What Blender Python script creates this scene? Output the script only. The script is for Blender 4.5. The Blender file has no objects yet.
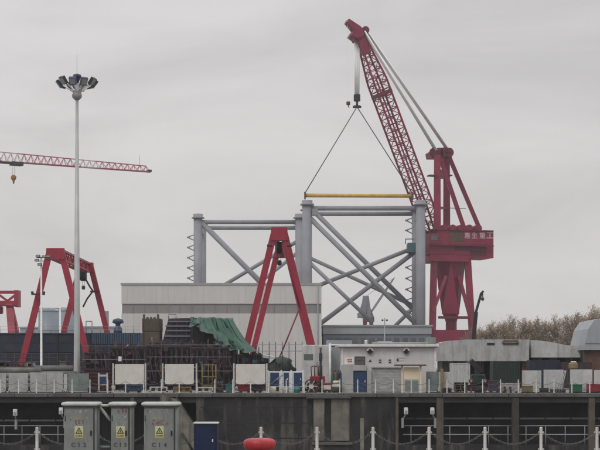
import bpy, math, random
from mathutils import Vector, Matrix
random.seed(7)
S = bpy.context.scene
COL = S.collection

# ------------------------------------------------------------------ camera, sky, sun, exposure
F, HY, EYE = 1500.0, 366.0, 2.5          # focal length in photo pixels, horizon row, eye height
cam_d = bpy.data.cameras.new('camera'); cam = bpy.data.objects.new('camera', cam_d); COL.objects.link(cam)
cam_d.sensor_width = 36.0; cam_d.lens = 36.0 * F / 600.0
cam_d.shift_y = (HY - 225.0) / 600.0
cam_d.clip_start = 0.5; cam_d.clip_end = 12000
cam.location = (0, 0, EYE); cam.rotation_euler = (math.pi / 2, 0, 0)
S.camera = cam

SUN_EL, SUN_AZ = math.radians(48), math.radians(215)   # azimuth measured from +Y towards +X
world = bpy.data.worlds.new('World'); S.world = world; world.use_nodes = True
wn, wl = world.node_tree.nodes, world.node_tree.links
wn.clear()
w_out = wn.new('ShaderNodeOutputWorld')
w_sky = wn.new('ShaderNodeTexSky'); w_sky.sky_type = 'NISHITA'; w_sky.sun_disc = False
w_sky.sun_elevation = SUN_EL; w_sky.sun_rotation = SUN_AZ
w_b1 = wn.new('ShaderNodeBackground'); w_b1.inputs[1].default_value = 0.06
wl.new(w_sky.outputs[0], w_b1.inputs[0])
w_tc = wn.new('ShaderNodeTexCoord'); w_sep = wn.new('ShaderNodeSeparateXYZ')
wl.new(w_tc.outputs['Generated'], w_sep.inputs[0])
w_ramp = wn.new('ShaderNodeValToRGB')                     # overcast luminance: even low down, brighter overhead
el = w_ramp.color_ramp.elements
el[0].position = 0.0; el[0].color = (0.66, 0.645, 0.635, 1)
el[1].position = 1.0; el[1].color = (1.55, 1.55, 1.57, 1)
e = el.new(0.06); e.color = (0.715, 0.69, 0.675, 1)
e = el.new(0.26); e.color = (0.70, 0.68, 0.675, 1)
wl.new(w_sep.outputs['Z'], w_ramp.inputs[0])
w_map = wn.new('ShaderNodeMapping'); w_map.inputs['Scale'].default_value = (2.2, 2.2, 7.0)
w_map.inputs['Location'].default_value = (0.35, 0.1, 0.62)
wl.new(w_tc.outputs['Generated'], w_map.inputs[0])
w_noi = wn.new('ShaderNodeTexNoise'); w_noi.inputs['Scale'].default_value = 2.1
w_noi.inputs['Detail'].default_value = 6.0; w_noi.inputs['Roughness'].default_value = 0.55
w_noi.inputs['Distortion'].default_value = 0.5
wl.new(w_map.outputs[0], w_noi.inputs[0])
w_mr = wn.new('ShaderNodeMapRange'); w_mr.inputs[1].default_value = 0.32; w_mr.inputs[2].default_value = 0.66
w_mr.inputs[3].default_value = 0.83; w_mr.inputs[4].default_value = 1.06
wl.new(w_noi.outputs[0], w_mr.inputs[0])
w_mul = wn.new('ShaderNodeMix'); w_mul.data_type = 'RGBA'; w_mul.blend_type = 'MULTIPLY'; w_mul.inputs[0].default_value = 1.0
wl.new(w_ramp.outputs[0], w_mul.inputs[6]); wl.new(w_mr.outputs[0], w_mul.inputs[7])
w_b2 = wn.new('ShaderNodeBackground'); w_b2.inputs[1].default_value = 1.0
wl.new(w_mul.outputs[2], w_b2.inputs[0])
w_mix = wn.new('ShaderNodeMixShader'); w_mix.inputs[0].default_value = 0.94
wl.new(w_b1.outputs[0], w_mix.inputs[1]); wl.new(w_b2.outputs[0], w_mix.inputs[2])
wl.new(w_mix.outputs[0], w_out.inputs[0])

sun_d = bpy.data.lights.new('sun', 'SUN'); sun_d.energy = 0.9; sun_d.angle = math.radians(20); sun_d.color = (1, 0.97, 0.93)
sun = bpy.data.objects.new('sun', sun_d); COL.objects.link(sun)
sdir = Vector((math.sin(SUN_AZ) * math.cos(SUN_EL), math.cos(SUN_AZ) * math.cos(SUN_EL), math.sin(SUN_EL)))
sun.rotation_euler = sdir.to_track_quat('Z', 'Y').to_euler(); sun.location = (-60, -40, 90)

S.view_settings.view_transform = 'Standard'; S.view_settings.look = 'None'
S.view_settings.exposure = 0.0; S.view_settings.gamma = 1.0
S.cycles.max_bounces = 6; S.cycles.diffuse_bounces = 3; S.cycles.volume_bounces = 0
S.cycles.use_denoising = True

# ------------------------------------------------------------------ helpers
def X(px, D): return (px - 300.0) * D / F
def Z(py, D): return EYE + (HY - py) * D / F
def W(px, py, D): return Vector((X(px, D), D, Z(py, D)))
UP = Vector((0, 0, 1))

class MB:
    def __init__(s): s.v = []; s.f = []; s.sm = []
    def add(s, vs, fs, smooth=False):
        o = len(s.v); s.v.extend(Vector(p) for p in vs)
        for f in fs: s.f.append([i + o for i in f]); s.sm.append(smooth)
        return s
    def box(s, x0, x1, y0, y1, z0, z1):
        vs = [(x, y, z) for z in (z0, z1) for y in (y0, y1) for x in (x0, x1)]
        return s.add(vs, [(0, 2, 3, 1), (4, 5, 7, 6), (0, 1, 5, 4), (2, 6, 7, 3), (0, 4, 6, 2), (1, 3, 7, 5)])
    def bev(s, x0, x1, y0, y1, z0, z1, b=0.03):
        vs = []
        for z, i in ((z0, b), (z0 + b, 0), (z1 - b, 0), (z1, b)):
            a = [(x0 + i, y0 + i), (x1 - i, y0 + i), (x1 - i, y1 - i), (x0 + i, y1 - i)]
            c = []
            for k in range(4):
                p, q, r = a[k - 1], a[k], a[(k + 1) % 4]
                c.append(tuple(q[j] + (b if p[j] > q[j] else -b if p[j] < q[j] else 0) for j in (0, 1)))
                c.append(tuple(q[j] + (b if r[j] > q[j] else -b if r[j] < q[j] else 0) for j in (0, 1)))
            vs += [(p[0], p[1], z) for p in c]
        fs = [tuple(range(7, -1, -1)), tuple(range(24, 32))]
        for L in range(3):
            for k in range(8): fs.append((L * 8 + k, L * 8 + (k + 1) % 8, L * 8 + 8 + (k + 1) % 8, L * 8 + 8 + k))
        return s.add(vs, fs)
    def obox(s, c, u, v, w):                       # centre and three half vectors
        c, u, v, w = map(Vector, (c, u, v, w))
        vs = [c + a * u + b * v + d * w for d in (-1, 1) for b in (-1, 1) for a in (-1, 1)]
        return s.add(vs, [(0, 2, 3, 1), (4, 5, 7, 6), (0, 1, 5, 4), (2, 6, 7, 3), (0, 4, 6, 2), (1, 3, 7, 5)])
    def beam(s, p, q, a, b=None, a1=None, b1=None, side=None):   # rectangular member, half sizes a (side) b (other)
        p, q = Vector(p), Vector(q); b = b or a; a1 = a1 or a; b1 = b1 or b
        d = (q - p).normalized()
        sd = Vector(side) if side else (UP if abs(d.z) < 0.9 else Vector((1, 0, 0)))
        n = d.cross(sd).normalized(); m = n.cross(d).normalized()
        if side: n, m = m, n
        vs = [p + i * a * n + j * b * m for i, j in ((-1, -1), (1, -1), (1, 1), (-1, 1))] + \
             [q + i * a1 * n + j * b1 * m for i, j in ((-1, -1), (1, -1), (1, 1), (-1, 1))]
        return s.add(vs, [(3, 2, 1, 0), (4, 5, 6, 7), (0, 1, 5, 4), (1, 2, 6, 5), (2, 3, 7, 6), (3, 0, 4, 7)])
    def tube(s, p, q, r, r1=None, n=8, cap=True):
        p, q = Vector(p), Vector(q); r1 = r if r1 is None else r1
        d = q - p
        if d.length < 1e-6: return s
        d.normalize(); a = d.orthogonal().normalized(); b = d.cross(a)
        vs = []
        for c, R in ((p, r), (q, r1)):
            vs += [c + R * (math.cos(2 * math.pi * k / n) * a + math.sin(2 * math.pi * k / n) * b) for k in range(n)]
        o = len(s.v)
        s.add(vs, [(k, (k + 1) % n, n + (k + 1) % n, n + k) for k in range(n)], n > 4)
        if cap:
            s.f.append([o + k for k in range(n - 1, -1, -1)]); s.sm.append(False)
            s.f.append([o + n + k for k in range(n)]); s.sm.append(False)
        return s
    def path(s, pts, r, n=6):
        for a, b in zip(pts, pts[1:]): s.tube(a, b, r, n=n)
        return s
    def lathe(s, c, prof, n=20, smooth=True):       # profile of (radius, z) about a vertical axis
        c = Vector(c); vs = []
        for R, z in prof:
            vs += [c + Vector((R * math.cos(2 * math.pi * k / n), R * math.sin(2 * math.pi * k / n), z)) for k in range(n)]
        fs = []
        for L in range(len(prof) - 1):
            for k in range(n): fs.append((L * n + k, L * n + (k + 1) % n, (L + 1) * n + (k + 1) % n, (L + 1) * n + k))
        o = len(s.v); s.add(vs, fs, smooth)
        s.f.append([o + k for k in range(n - 1, -1, -1)]); s.sm.append(False)
        m = o + (len(prof) - 1) * n
        s.f.append([m + k for k in range(n)]); s.sm.append(False)
        return s
    def prism(s, pts, d):                           # planar outline pushed by vector d
        pts = [Vector(p) for p in pts]; d = Vector(d); n = len(pts)
        vs = pts + [p + d for p in pts]
        fs = [tuple(range(n)), tuple(range(2 * n - 1, n - 1, -1))] + [((k + 1) % n, k, n + k, n + (k + 1) % n) for k in range(n)]
        return s.add(vs, fs)
    def ell(s, c, rx, ry, rz, n=12, m=7):
        c = Vector(c); vs = []
        for i in range(m + 1):
            t = math.pi * i / m
            for k in range(n):
                p = 2 * math.pi * k / n
                vs.append(c + Vector((rx * math.sin(t) * math.cos(p), ry * math.sin(t) * math.sin(p), -rz * math.cos(t))))
        fs = [(i * n + k, i * n + (k + 1) % n, (i + 1) * n + (k + 1) % n, (i + 1) * n + k) for i in range(m) for k in range(n)]
        return s.add(vs, fs, True)
    def lattice(s, p, q, wu, hv, u, v, n, rc, rd, e0=0.35, e1=0.35, sides=5):
        """square lattice mast: wu/hv half sizes, e0/e1 end tapers"""
        p, q, u, v = map(Vector, (p, q, u, v)); C = []
        for i in range(n + 1):
            t = i / n
            k = min(1, e0 + (1 - e0) * t / 0.14, e1 + (1 - e1) * (1 - t) / 0.22)
            c = p.lerp(q, t)
            C.append([c + a * k * wu * u + b * k * hv * v for a, b in ((-1, -1), (1, -1), (1, 1), (-1, 1))])
        for i in range(n):
            for j in range(4):
                s.tube(C[i][j], C[i + 1][j], rc, n=sides, cap=False)
                a, b = (j, (j + 1) % 4) if i % 2 == 0 else ((j + 1) % 4, j)
                s.tube(C[i][a], C[i + 1][b], rd, n=4, cap=False)
                s.tube(C[i][j], C[i][(j + 1) % 4], rd, n=4, cap=False)
        return s

ROOTLOC = {}
def mesh_of(name, mb, off):
    me = bpy.data.meshes.new(name)
    me.from_pydata([tuple(p - off) for p in mb.v], [], mb.f)
    me.polygons.foreach_set('use_smooth', mb.sm)
    me.update(); return me
def tag(o, label=None, cat=None, group=None, kind=None):
    if label: o['label'] = label
    if cat: o['category'] = cat
    if group: o['group'] = group
    if kind: o['kind'] = kind
    return o
def thing(name, loc, label, cat, group=None):
    o = bpy.data.objects.new(name, None); COL.objects.link(o)
    o.empty_display_size = 0.5; o.location = loc; ROOTLOC[o.name] = Vector(loc)
    return tag(o, label, cat, group)
def part(name, mb, m, parent, label=None):
    off = ROOTLOC[parent.name]
    o = bpy.data.objects.new(name, mesh_of(name, mb, off)); COL.objects.link(o)
    o.parent = parent; o.data.materials.append(m); ROOTLOC[o.name] = off
    if label: o['label'] = label
    return o
def solo(name, mb, m, label, cat, loc=None, group=None):
    if loc is None:
        xs = [p.x for p in mb.v]; ys = [p.y for p in mb.v]
        loc = Vector(((min(xs) + max(xs)) / 2, (min(ys) + max(ys)) / 2, min(p.z for p in mb.v)))
    loc = Vector(loc)
    o = bpy.data.objects.new(name, mesh_of(name, mb, loc)); COL.objects.link(o)
    o.location = loc; o.data.materials.append(m); ROOTLOC[o.name] = loc
    return tag(o, label, cat, group)
def struct(name, mb, m, kind='structure'):
    o = bpy.data.objects.new(name, mesh_of(name, mb, Vector((0, 0, 0)))); COL.objects.link(o)
    o.data.materials.append(m); o['kind'] = kind; ROOTLOC[o.name] = Vector((0, 0, 0))
    return o
def dup(root, loc, rotz=0.0, scale=1.0, label=None):
    r = root.copy(); COL.objects.link(r); r.location = loc; r.rotation_euler = (0, 0, rotz); r.scale = (scale,) * 3
    if label: r['label'] = label
    for ch in list(root.children):
        c = ch.copy(); COL.objects.link(c); c.parent = r
        for g in ch.children:
            d = g.copy(); COL.objects.link(d); d.parent = c
    return r
def share(src, parent, delta, name=None):          # a sibling that shares mesh data with src, moved by delta
    c = src.copy(); COL.objects.link(c); c.parent = parent; c.location = Vector(delta); ROOTLOC[c.name] = ROOTLOC[parent.name]
    return c
def text_mb(body, height, origin, ux, uz, bold=0.0):
    cu = bpy.data.curves.new('t', 'FONT'); cu.body = body; cu.size = 1.0; cu.extrude = 0.0; cu.offset = bold
    cu.align_x = 'CENTER'; cu.align_y = 'CENTER'; cu.resolution_u = 2
    ob = bpy.data.objects.new('t', cu); COL.objects.link(ob)
    bpy.context.view_layer.update()
    me = bpy.data.meshes.new_from_object(ob.evaluated_get(bpy.context.evaluated_depsgraph_get()))
    mb = MB(); o, ux, uz = Vector(origin), Vector(ux), Vector(uz)
    ys = [v.co.y for v in me.vertices] or [0, 1]
    k = height / max(1e-3, max(ys) - min(ys)); cy = (max(ys) + min(ys)) / 2
    mb.add([o + v.co.x * k * ux + (v.co.y - cy) * k * uz for v in me.vertices], [tuple(p.vertices) for p in me.polygons])
    bpy.data.objects.remove(ob); bpy.data.curves.remove(cu); bpy.data.meshes.remove(me)
    return mb

# ------------------------------------------------------------------ materials
def srgb(r, g, b):
    f = lambda c: (c / 255 / 12.92) if c / 255 <= 0.04045 else ((c / 255 + 0.055) / 1.055) ** 2.4
    return (f(r), f(g), f(b))
def mat(name, col, rough=0.6, metal=0.0, var=0.2, scale=1.5, streak=0.0, dirt=(0.03, 0.026, 0.022), sscale=2.5,
        rust=0.0, bump=0.0, bscale=20.0, spec=0.4, alpha_noise=None):
    m = bpy.data.materials.new(name); m.use_nodes = True
    nt = m.node_tree; n, l = nt.nodes, nt.links
    bs = n['Principled BSDF']; bs.inputs['Roughness'].default_value = rough; bs.inputs['Metallic'].default_value = metal
    bs.inputs['Specular IOR Level'].default_value = spec
    tc = n.new('ShaderNodeTexCoord'); oi = n.new('ShaderNodeObjectInfo')
    mul = n.new('ShaderNodeMath'); mul.operation = 'MULTIPLY'; mul.inputs[1].default_value = 61.0
    l.new(oi.outputs['Random'], mul.inputs[0])
    add = n.new('ShaderNodeVectorMath'); add.operation = 'ADD'
    l.new(tc.outputs['Object'], add.inputs[0]); l.new(mul.outputs[0], add.inputs[1])
    def noise(sc, detail=5.0, mapping=None, r=0.55):
        t = n.new('ShaderNodeTexNoise'); t.inputs['Scale'].default_value = sc; t.inputs['Detail'].default_value = detail
        t.inputs['Roughness'].default_value = r
        if mapping:
            mp = n.new('ShaderNodeMapping'); mp.inputs['Scale'].default_value = mapping
            l.new(add.outputs[0], mp.inputs[0]); l.new(mp.outputs[0], t.inputs[0])
        else: l.new(add.outputs[0], t.inputs[0])
        return t.outputs[0]
    def rng(src, a, b, c, d):
        r = n.new('ShaderNodeMapRange'); r.inputs[1].default_value = a; r.inputs[2].default_value = b
        r.inputs[3].default_value = c; r.inputs[4].default_value = d; l.new(src, r.inputs[0]); return r.outputs[0]
    def mix(fac, a, b, bt='MIX'):
        x = n.new('ShaderNodeMix'); x.data_type = 'RGBA'; x.blend_type = bt
        for v, i in ((fac, 0), (a, 6), (b, 7)):
            if isinstance(v, (int, float)): x.inputs[i].default_value = v if i == 0 else (v, v, v, 1)
            elif isinstance(v, tuple): x.inputs[i].default_value = (*v, 1)
            else: l.new(v, x.inputs[i])
        return x.outputs[2]
    c = mix(1.0, col, rng(noise(scale), 0.3, 0.7, 1 - var, 1 + var * 0.7), 'MULTIPLY')
    if streak > 0:
        st = rng(noise(1.0, 6.0, (sscale, sscale, sscale * 0.09), 0.6), 0.5, 0.72, 0.0, streak)
        c = mix(st, c, dirt)
    if rust > 0:
        ru = rng(noise(scale * 2.3, 8.0, None, 0.7), 0.58, 0.66, 0.0, rust)
        c = mix(ru, c, (0.12, 0.05, 0.025))
    l.new(c, bs.inputs['Base Color'])
    l.new(rng(noise(scale * 3), 0.3, 0.7, max(0.05, rough - 0.12), min(1, rough + 0.12)), bs.inputs['Roughness'])
    if bump > 0:
        b = n.new('ShaderNodeBump'); b.inputs['Strength'].default_value = bump; b.inputs['Distance'].default_value = 0.05
        l.new(noise(bscale), b.inputs['Height']); l.new(b.outputs[0], bs.inputs['Normal'])
    return m

M = {}
M['crimson'] = mat('crimson_paint', (0.215, 0.010, 0.042), 0.5, var=0.25, scale=0.35, streak=0.35, dirt=(0.12, 0.012, 0.022), sscale=0.8)
M['red_primer'] = mat('red_primer_steel', (0.055, 0.018, 0.022), 0.75, var=0.4, scale=1.0, rust=0.6)
M['crimson_dark'] = mat('maroon_paint', (0.12, 0.012, 0.026), 0.6, var=0.25, scale=0.5)
M['gantry_red'] = mat('gantry_red_paint', (0.30, 0.020, 0.042), 0.5, var=0.18, scale=0.5, streak=0.3, dirt=(0.2, 0.02, 0.03), sscale=1.2)
M['rope'] = mat('galvanised_rope', (0.85, 0.86, 0.86), 0.5, 0.0, var=0.1, scale=2)
M['thin_rope'] = mat('steel_cable', (0.10, 0.10, 0.105), 0.6, 0.2, var=0.1)
M['yellow_beam'] = mat('yellow_beam_paint', (0.55, 0.34, 0.06), 0.5, var=0.2, scale=0.8, rust=0.5)
M['jacket'] = mat('blue_grey_primer', (0.235, 0.24, 0.262), 0.6, var=0.15, scale=0.25, streak=0.25, dirt=(0.16, 0.15, 0.15), sscale=0.6)
M['jacket_teal'] = mat('teal_platform', (0.05, 0.11, 0.13), 0.6)
M['mast'] = mat('galvanised_mast', (0.29, 0.29, 0.295), 0.5, 0.1, var=0.12, scale=1.0)
M['mast_pole'] = mat('zinc_mast', (0.40, 0.40, 0.40), 0.5, 0.1, var=0.12, scale=0.6, streak=0.3, dirt=(0.25, 0.25, 0.25))
M['white_steel'] = mat('white_painted_steel', (0.68, 0.67, 0.65), 0.5, var=0.14, scale=3, streak=0.3, dirt=(0.3, 0.26, 0.2), sscale=4)
M['lamp_dark'] = mat('lamp_housing', (0.03, 0.032, 0.045), 0.4, 0.2)
M['lamp_blue'] = mat('lamp_housing_blue', (0.03, 0.035, 0.10), 0.4, 0.2)
M['lens'] = mat('lamp_lens', (0.30, 0.30, 0.31), 0.2, var=0.05)
M['pink_lattice'] = mat('faded_red_lattice', (0.42, 0.13, 0.17), 0.6, var=0.15)
M['white_lattice'] = mat('faded_white_lattice', (0.55, 0.42, 0.44), 0.6, var=0.1)
M['dark_steel'] = mat('dark_steel', (0.035, 0.034, 0.038), 0.6, 0.2, var=0.3)
M['black_steel'] = mat('black_steel', (0.014, 0.013, 0.016), 0.6, 0.1, var=0.3)
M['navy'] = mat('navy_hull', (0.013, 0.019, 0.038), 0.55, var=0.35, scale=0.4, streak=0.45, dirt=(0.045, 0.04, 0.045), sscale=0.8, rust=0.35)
M['navy_light'] = mat('navy_bulwark', (0.035, 0.065, 0.11), 0.55, var=0.3, scale=0.6)
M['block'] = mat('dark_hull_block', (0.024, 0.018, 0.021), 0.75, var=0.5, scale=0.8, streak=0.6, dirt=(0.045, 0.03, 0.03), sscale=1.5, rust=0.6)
M['block_rib'] = mat('hull_block_ribs', (0.040, 0.027, 0.032), 0.7, var=0.5, scale=0.9, rust=0.7)
M['block_purple'] = mat('purple_primer_block', (0.050, 0.036, 0.056), 0.7, var=0.4, scale=0.6, streak=0.4, sscale=1.2)
M['brown_tower'] = mat('brown_rusted_plate', (0.095, 0.075, 0.058), 0.8, var=0.25, scale=0.8, streak=0.3, sscale=1.0)
M['tarp'] = mat('green_tarpaulin', (0.015, 0.070, 0.046), 0.45, var=0.4, scale=0.8, streak=0.3, dirt=(0.02, 0.05, 0.035), sscale=1.3, bump=0.4, bscale=3)
M['hall'] = mat('pale_cladding', (0.53, 0.515, 0.495), 0.6, var=0.08, scale=0.1, streak=0.22, dirt=(0.38, 0.36, 0.34), sscale=0.5)
M['hall_band'] = mat('grey_cladding_band', (0.235, 0.225, 0.225), 0.6, var=0.12, scale=0.2)
M['hall_cap'] = mat('roof_cap', (0.30, 0.30, 0.31), 0.6, var=0.1)
M['glass'] = mat('dirty_glass', (0.09, 0.10, 0.11), 0.15, var=0.3, scale=0.4, spec=0.5)
M['grey_shed'] = mat('blue_grey_cladding', (0.30, 0.31, 0.33), 0.6, var=0.08, scale=0.2, streak=0.2, dirt=(0.2, 0.2, 0.2))
M['grey_shed_dark'] = mat('dark_grey_cladding', (0.16, 0.165, 0.185), 0.6, var=0.12, scale=0.2)
M['tank'] = mat('tank_paint', (0.17, 0.205, 0.235), 0.5, var=0.12, scale=0.1, streak=0.2, dirt=(0.14, 0.17, 0.2), sscale=0.3)
M['hut'] = mat('hut_wall', (0.53, 0.515, 0.51), 0.7, var=0.12, scale=0.6, streak=0.4, dirt=(0.36, 0.33, 0.29), sscale=1.6)
M['hut_grey'] = mat('hut_grey_plinth', (0.36, 0.355, 0.35), 0.7, var=0.12, scale=0.8, streak=0.35, dirt=(0.2, 0.19, 0.17))
M['panel_grey'] = mat('grey_panel', (0.36, 0.36, 0.36), 0.6, var=0.2, scale=0.8, streak=0.6, dirt=(0.17, 0.155, 0.14), sscale=1.8, rust=0.35, bump=0.5, bscale=1.6)
M['panel_green'] = mat('green_grey_panel', (0.17, 0.21, 0.20), 0.6, var=0.2, scale=0.8, bump=0.5, bscale=1.6, rust=0.25, streak=0.6, dirt=(0.12, 0.14, 0.13), sscale=1.8)
M['pipe_grey'] = mat('weathered_pipe', (0.15, 0.145, 0.135), 0.8, var=0.35, scale=1.2, rust=0.6)
M['pipe_green'] = mat('weathered_green_pipe', (0.13, 0.14, 0.13), 0.8, var=0.35, scale=1.2, rust=0.5)
M['panel_pale'] = mat('pale_panel', (0.46, 0.46, 0.455), 0.6, var=0.18, scale=0.7, streak=0.6, dirt=(0.23, 0.205, 0.18), sscale=1.8, rust=0.25, bump=0.5, bscale=1.6)
M['board'] = mat('off_white_board', (0.61, 0.585, 0.53), 0.55, var=0.10, scale=1.2, streak=0.25, dirt=(0.48, 0.42, 0.33), sscale=2.2)
M['board_cream'] = mat('cream_board', (0.70, 0.58, 0.42), 0.6, var=0.08, scale=1.2, streak=0.3, dirt=(0.45, 0.35, 0.22))
M['blue'] = mat('blue_paint', (0.014, 0.042, 0.115), 0.45, var=0.2, scale=1.5, streak=0.3, dirt=(0.03, 0.04, 0.07))
M['blue_box'] = mat('blue_cabinet_paint', (0.006, 0.014, 0.052), 0.4, var=0.2, scale=2, streak=0.3, dirt=(0.015, 0.02, 0.035), sscale=5)
M['cab'] = mat('cabinet_steel', (0.20, 0.21, 0.195), 0.55, 0.05, var=0.2, scale=2.2, streak=0.55, dirt=(0.13, 0.125, 0.11), sscale=7, rust=0.25, bump=0.15, bscale=5)
M['cab_lid'] = mat('cabinet_lid', (0.43, 0.445, 0.41), 0.6, var=0.15, scale=3, streak=0.3, dirt=(0.3, 0.3, 0.27), sscale=6)
M['cab_side'] = mat('cabinet_side', (0.25, 0.27, 0.26), 0.55, 0.05, var=0.2, scale=2.5, streak=0.5, dirt=(0.16, 0.155, 0.14), sscale=7)
M['post'] = mat('rail_post_paint', (0.47, 0.46, 0.445), 0.5, var=0.15, scale=4, streak=0.5, dirt=(0.27, 0.2, 0.14), sscale=7, rust=0.35)
M['chain'] = mat('chain_galvanised', (0.13, 0.13, 0.125), 0.7, 0.1, var=0.3, scale=5)
M['bollard'] = mat('bollard_red', (0.42, 0.028, 0.035), 0.45, var=0.25, scale=3, streak=0.4, dirt=(0.18, 0.02, 0.02), sscale=4, rust=0.25)
M['sign_pale'] = mat('sign_pale_yellow', (0.50, 0.49, 0.33), 0.55, var=0.1)
M['sign_yellow'] = mat('sign_yellow', (0.40, 0.35, 0.09), 0.55, var=0.1)
M['ink'] = mat('black_ink', (0.015, 0.015, 0.015), 0.6, var=0.1)
M['white_mark'] = mat('worn_white_marks', (0.33, 0.35, 0.345), 0.6, var=0.3, scale=12)
M['red_mark'] = mat('worn_red_marks', (0.27, 0.11, 0.115), 0.6, var=0.35, scale=12)
M['dark_mark'] = mat('worn_dark_marks', (0.055, 0.055, 0.055), 0.6, var=0.2, scale=10)
M['red_sign'] = mat('red_sign_ink', (0.42, 0.06, 0.08), 0.6)
M['white_letter'] = mat('white_lettering', (0.52, 0.36, 0.39), 0.6, var=0.3, scale=2)
M['red_box'] = mat('red_crate_paint', (0.24, 0.014, 0.030), 0.5, var=0.25, scale=1.5, streak=0.4, dirt=(0.1, 0.01, 0.015))
M['green_box'] = mat('green_crate_paint', (0.010, 0.11, 0.055), 0.5, var=0.2, scale=1.5)
M['teal_box'] = mat('teal_crate_paint', (0.02, 0.14, 0.13), 0.5, var=0.25, scale=1.5)
M['yellow_frame'] = mat('dull_yellow_steel', (0.19, 0.14, 0.055), 0.6, var=0.3, scale=2, rust=0.6)
M['orange'] = mat('orange_stock', (0.30, 0.13, 0.03), 0.6, var=0.4, scale=3)
M['pale_clutter'] = mat('pale_cloth', (0.50, 0.46, 0.40), 0.8, var=0.2)
M['dark_green'] = mat('dark_green_paint', (0.010, 0.024, 0.020), 0.6, var=0.35, scale=0.8, streak=0.3, dirt=(0.02, 0.02, 0.02))
M['rust'] = mat('rusted_steel', (0.10, 0.055, 0.04), 0.8, var=0.35, scale=1.2, streak=0.4, sscale=2)
M['column_tan'] = mat('tan_stained_column', (0.10, 0.078, 0.062), 0.85, var=0.3, scale=1.5, streak=0.5, sscale=2.5)
M['column_dark'] = mat('dark_column', (0.050, 0.045, 0.042), 0.85, var=0.3, scale=1.5, streak=0.4)
M['patch'] = mat('pale_concrete_pilaster', (0.175, 0.16, 0.135), 0.85, var=0.4, scale=0.9, streak=0.9, dirt=(0.035, 0.031, 0.028), sscale=1.6, bump=0.3, bscale=6)
M['ground'] = mat('yard_concrete', (0.20, 0.195, 0.185), 0.9, var=0.3, scale=0.25, bump=0.2, bscale=4)
M['coping'] = mat('coping_concrete', (0.10, 0.095, 0.092), 0.85, var=0.3, scale=0.9, streak=0.3, bump=0.3, bscale=8)
M['under'] = mat('gallery_concrete', (0.032, 0.030, 0.034), 0.9, var=0.4, scale=0.5, streak=0.5, dirt=(0.022, 0.021, 0.022), sscale=0.7)
M['bark'] = mat('bare_bark', (0.27, 0.22, 0.175), 0.9, var=0.3, scale=1.0)
M['dry_leaf'] = mat('dry_leaf', (0.34, 0.25, 0.17), 0.8, var=0.4, scale=0.35)
M['pallet'] = mat('grey_timber', (0.14, 0.115, 0.085), 0.85, var=0.4, scale=3)
M['hydrant'] = mat('hydrant_red', (0.10, 0.016, 0.018), 0.6)
M['dock_floor'] = mat('dock_floor', (0.09, 0.088, 0.085), 0.7, var=0.35, scale=0.15)

def dock_wall_material():
    m = mat('stained_dock_wall', (0.028, 0.0255, 0.026), 0.9, var=0.55, scale=0.35, streak=0.75, dirt=(0.025, 0.023, 0.024), sscale=0.9, bump=0.4, bscale=5)
    nt = m.node_tree; n, l = nt.nodes, nt.links; bs = n['Principled BSDF']
    old = bs.inputs['Base Color'].links[0].from_socket
    tc = n.new('ShaderNodeTexCoord'); mp = n.new('ShaderNodeMapping'); mp.inputs['Scale'].default_value = (0.75, 0.75, 0.13)
    mp.inputs['Location'].default_value = (3.3, 0, 1.7)
    l.new(tc.outputs['Object'], mp.inputs[0])
    t = n.new('ShaderNodeTexNoise'); t.inputs['Scale'].default_value = 1.0; t.inputs['Detail'].default_value = 7; t.inputs['Roughness'].default_value = 0.65
    l.new(mp.outputs[0], t.inputs[0])
    r = n.new('ShaderNodeMapRange'); r.inputs[1].default_value = 0.52; r.inputs[2].default_value = 0.64; r.inputs[3].default_value = 0; r.inputs[4].default_value = 0.7
    l.new(t.outputs[0], r.inputs[0])
    x = n.new('ShaderNodeMix'); x.data_type = 'RGBA'; l.new(r.outputs[0], x.inputs[0]); l.new(old, x.inputs[6]); x.inputs[7].default_value = (0.125, 0.115, 0.10, 1)
    l.new(x.outputs[2], bs.inputs['Base Color'])
    return m
M['dock_wall'] = dock_wall_material()

# ------------------------------------------------------------------ ground and dock
NG = -0.35                 # near quay level
DW = 137.0                 # face of the far dock wall
struct('ground', MB().box(-900, 900, DW + 1.1, 1800, -0.33, 0.0), M['ground'])
struct('near_quay', MB().box(-400, 400, -300, 46.0, -14.4, NG), M['ground'])
struct('dock_floor', MB().box(-400, 400, 46.0, DW + 6, -14.4, -12.0), M['dock_floor'])

wall = thing('dock_wall', (0, DW, -12), 'stained dark concrete dock wall with recessed galleries across the basin', 'wall')
XL, XR = -150.0, 150.0
x_a, x_b = X(196, DW), X(399, DW)          # solid stretch between the two galleries
GT, GF = -0.85, -4.75                      # gallery ceiling and floor
part('wall_face', MB().box(x_a, x_b, DW, DW + 0.9, -12, -0.34), M['dock_wall'], wall)
part('lower_wall', MB().box(XL, x_a - 0.002, DW, DW + 0.9, -12, GF), M['dock_wall'], wall)
part('lower_wall', MB().box(x_b + 0.002, XR, DW, DW + 0.9, -12, GF), M['dock_wall'], wall)
part('edge_beam', MB().box(XL, x_a - 0.002, DW, DW + 0.9, GT, -0.34), M['under'], wall)
part('edge_beam', MB().box(x_b + 0.002, XR, DW, DW + 0.9, GT, -0.34), M['under'], wall)
# coping stones as single pieces
cw = 3.0; k = 0
cop = None
xx = XL / 3
while xx < -XL / 3:
    if cop is None:
        cop = part('coping_stone', MB().bev(xx + 0.015, xx + cw - 0.015, DW - 0.22, DW + 1.1, -0.335, 0.02, 0.03), M['coping'], wall); x_first = xx
    else: share(cop, wall, (xx - x_first, random.uniform(-0.02, 0.02), random.uniform(-0.012, 0.012)))
    xx += cw
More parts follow.
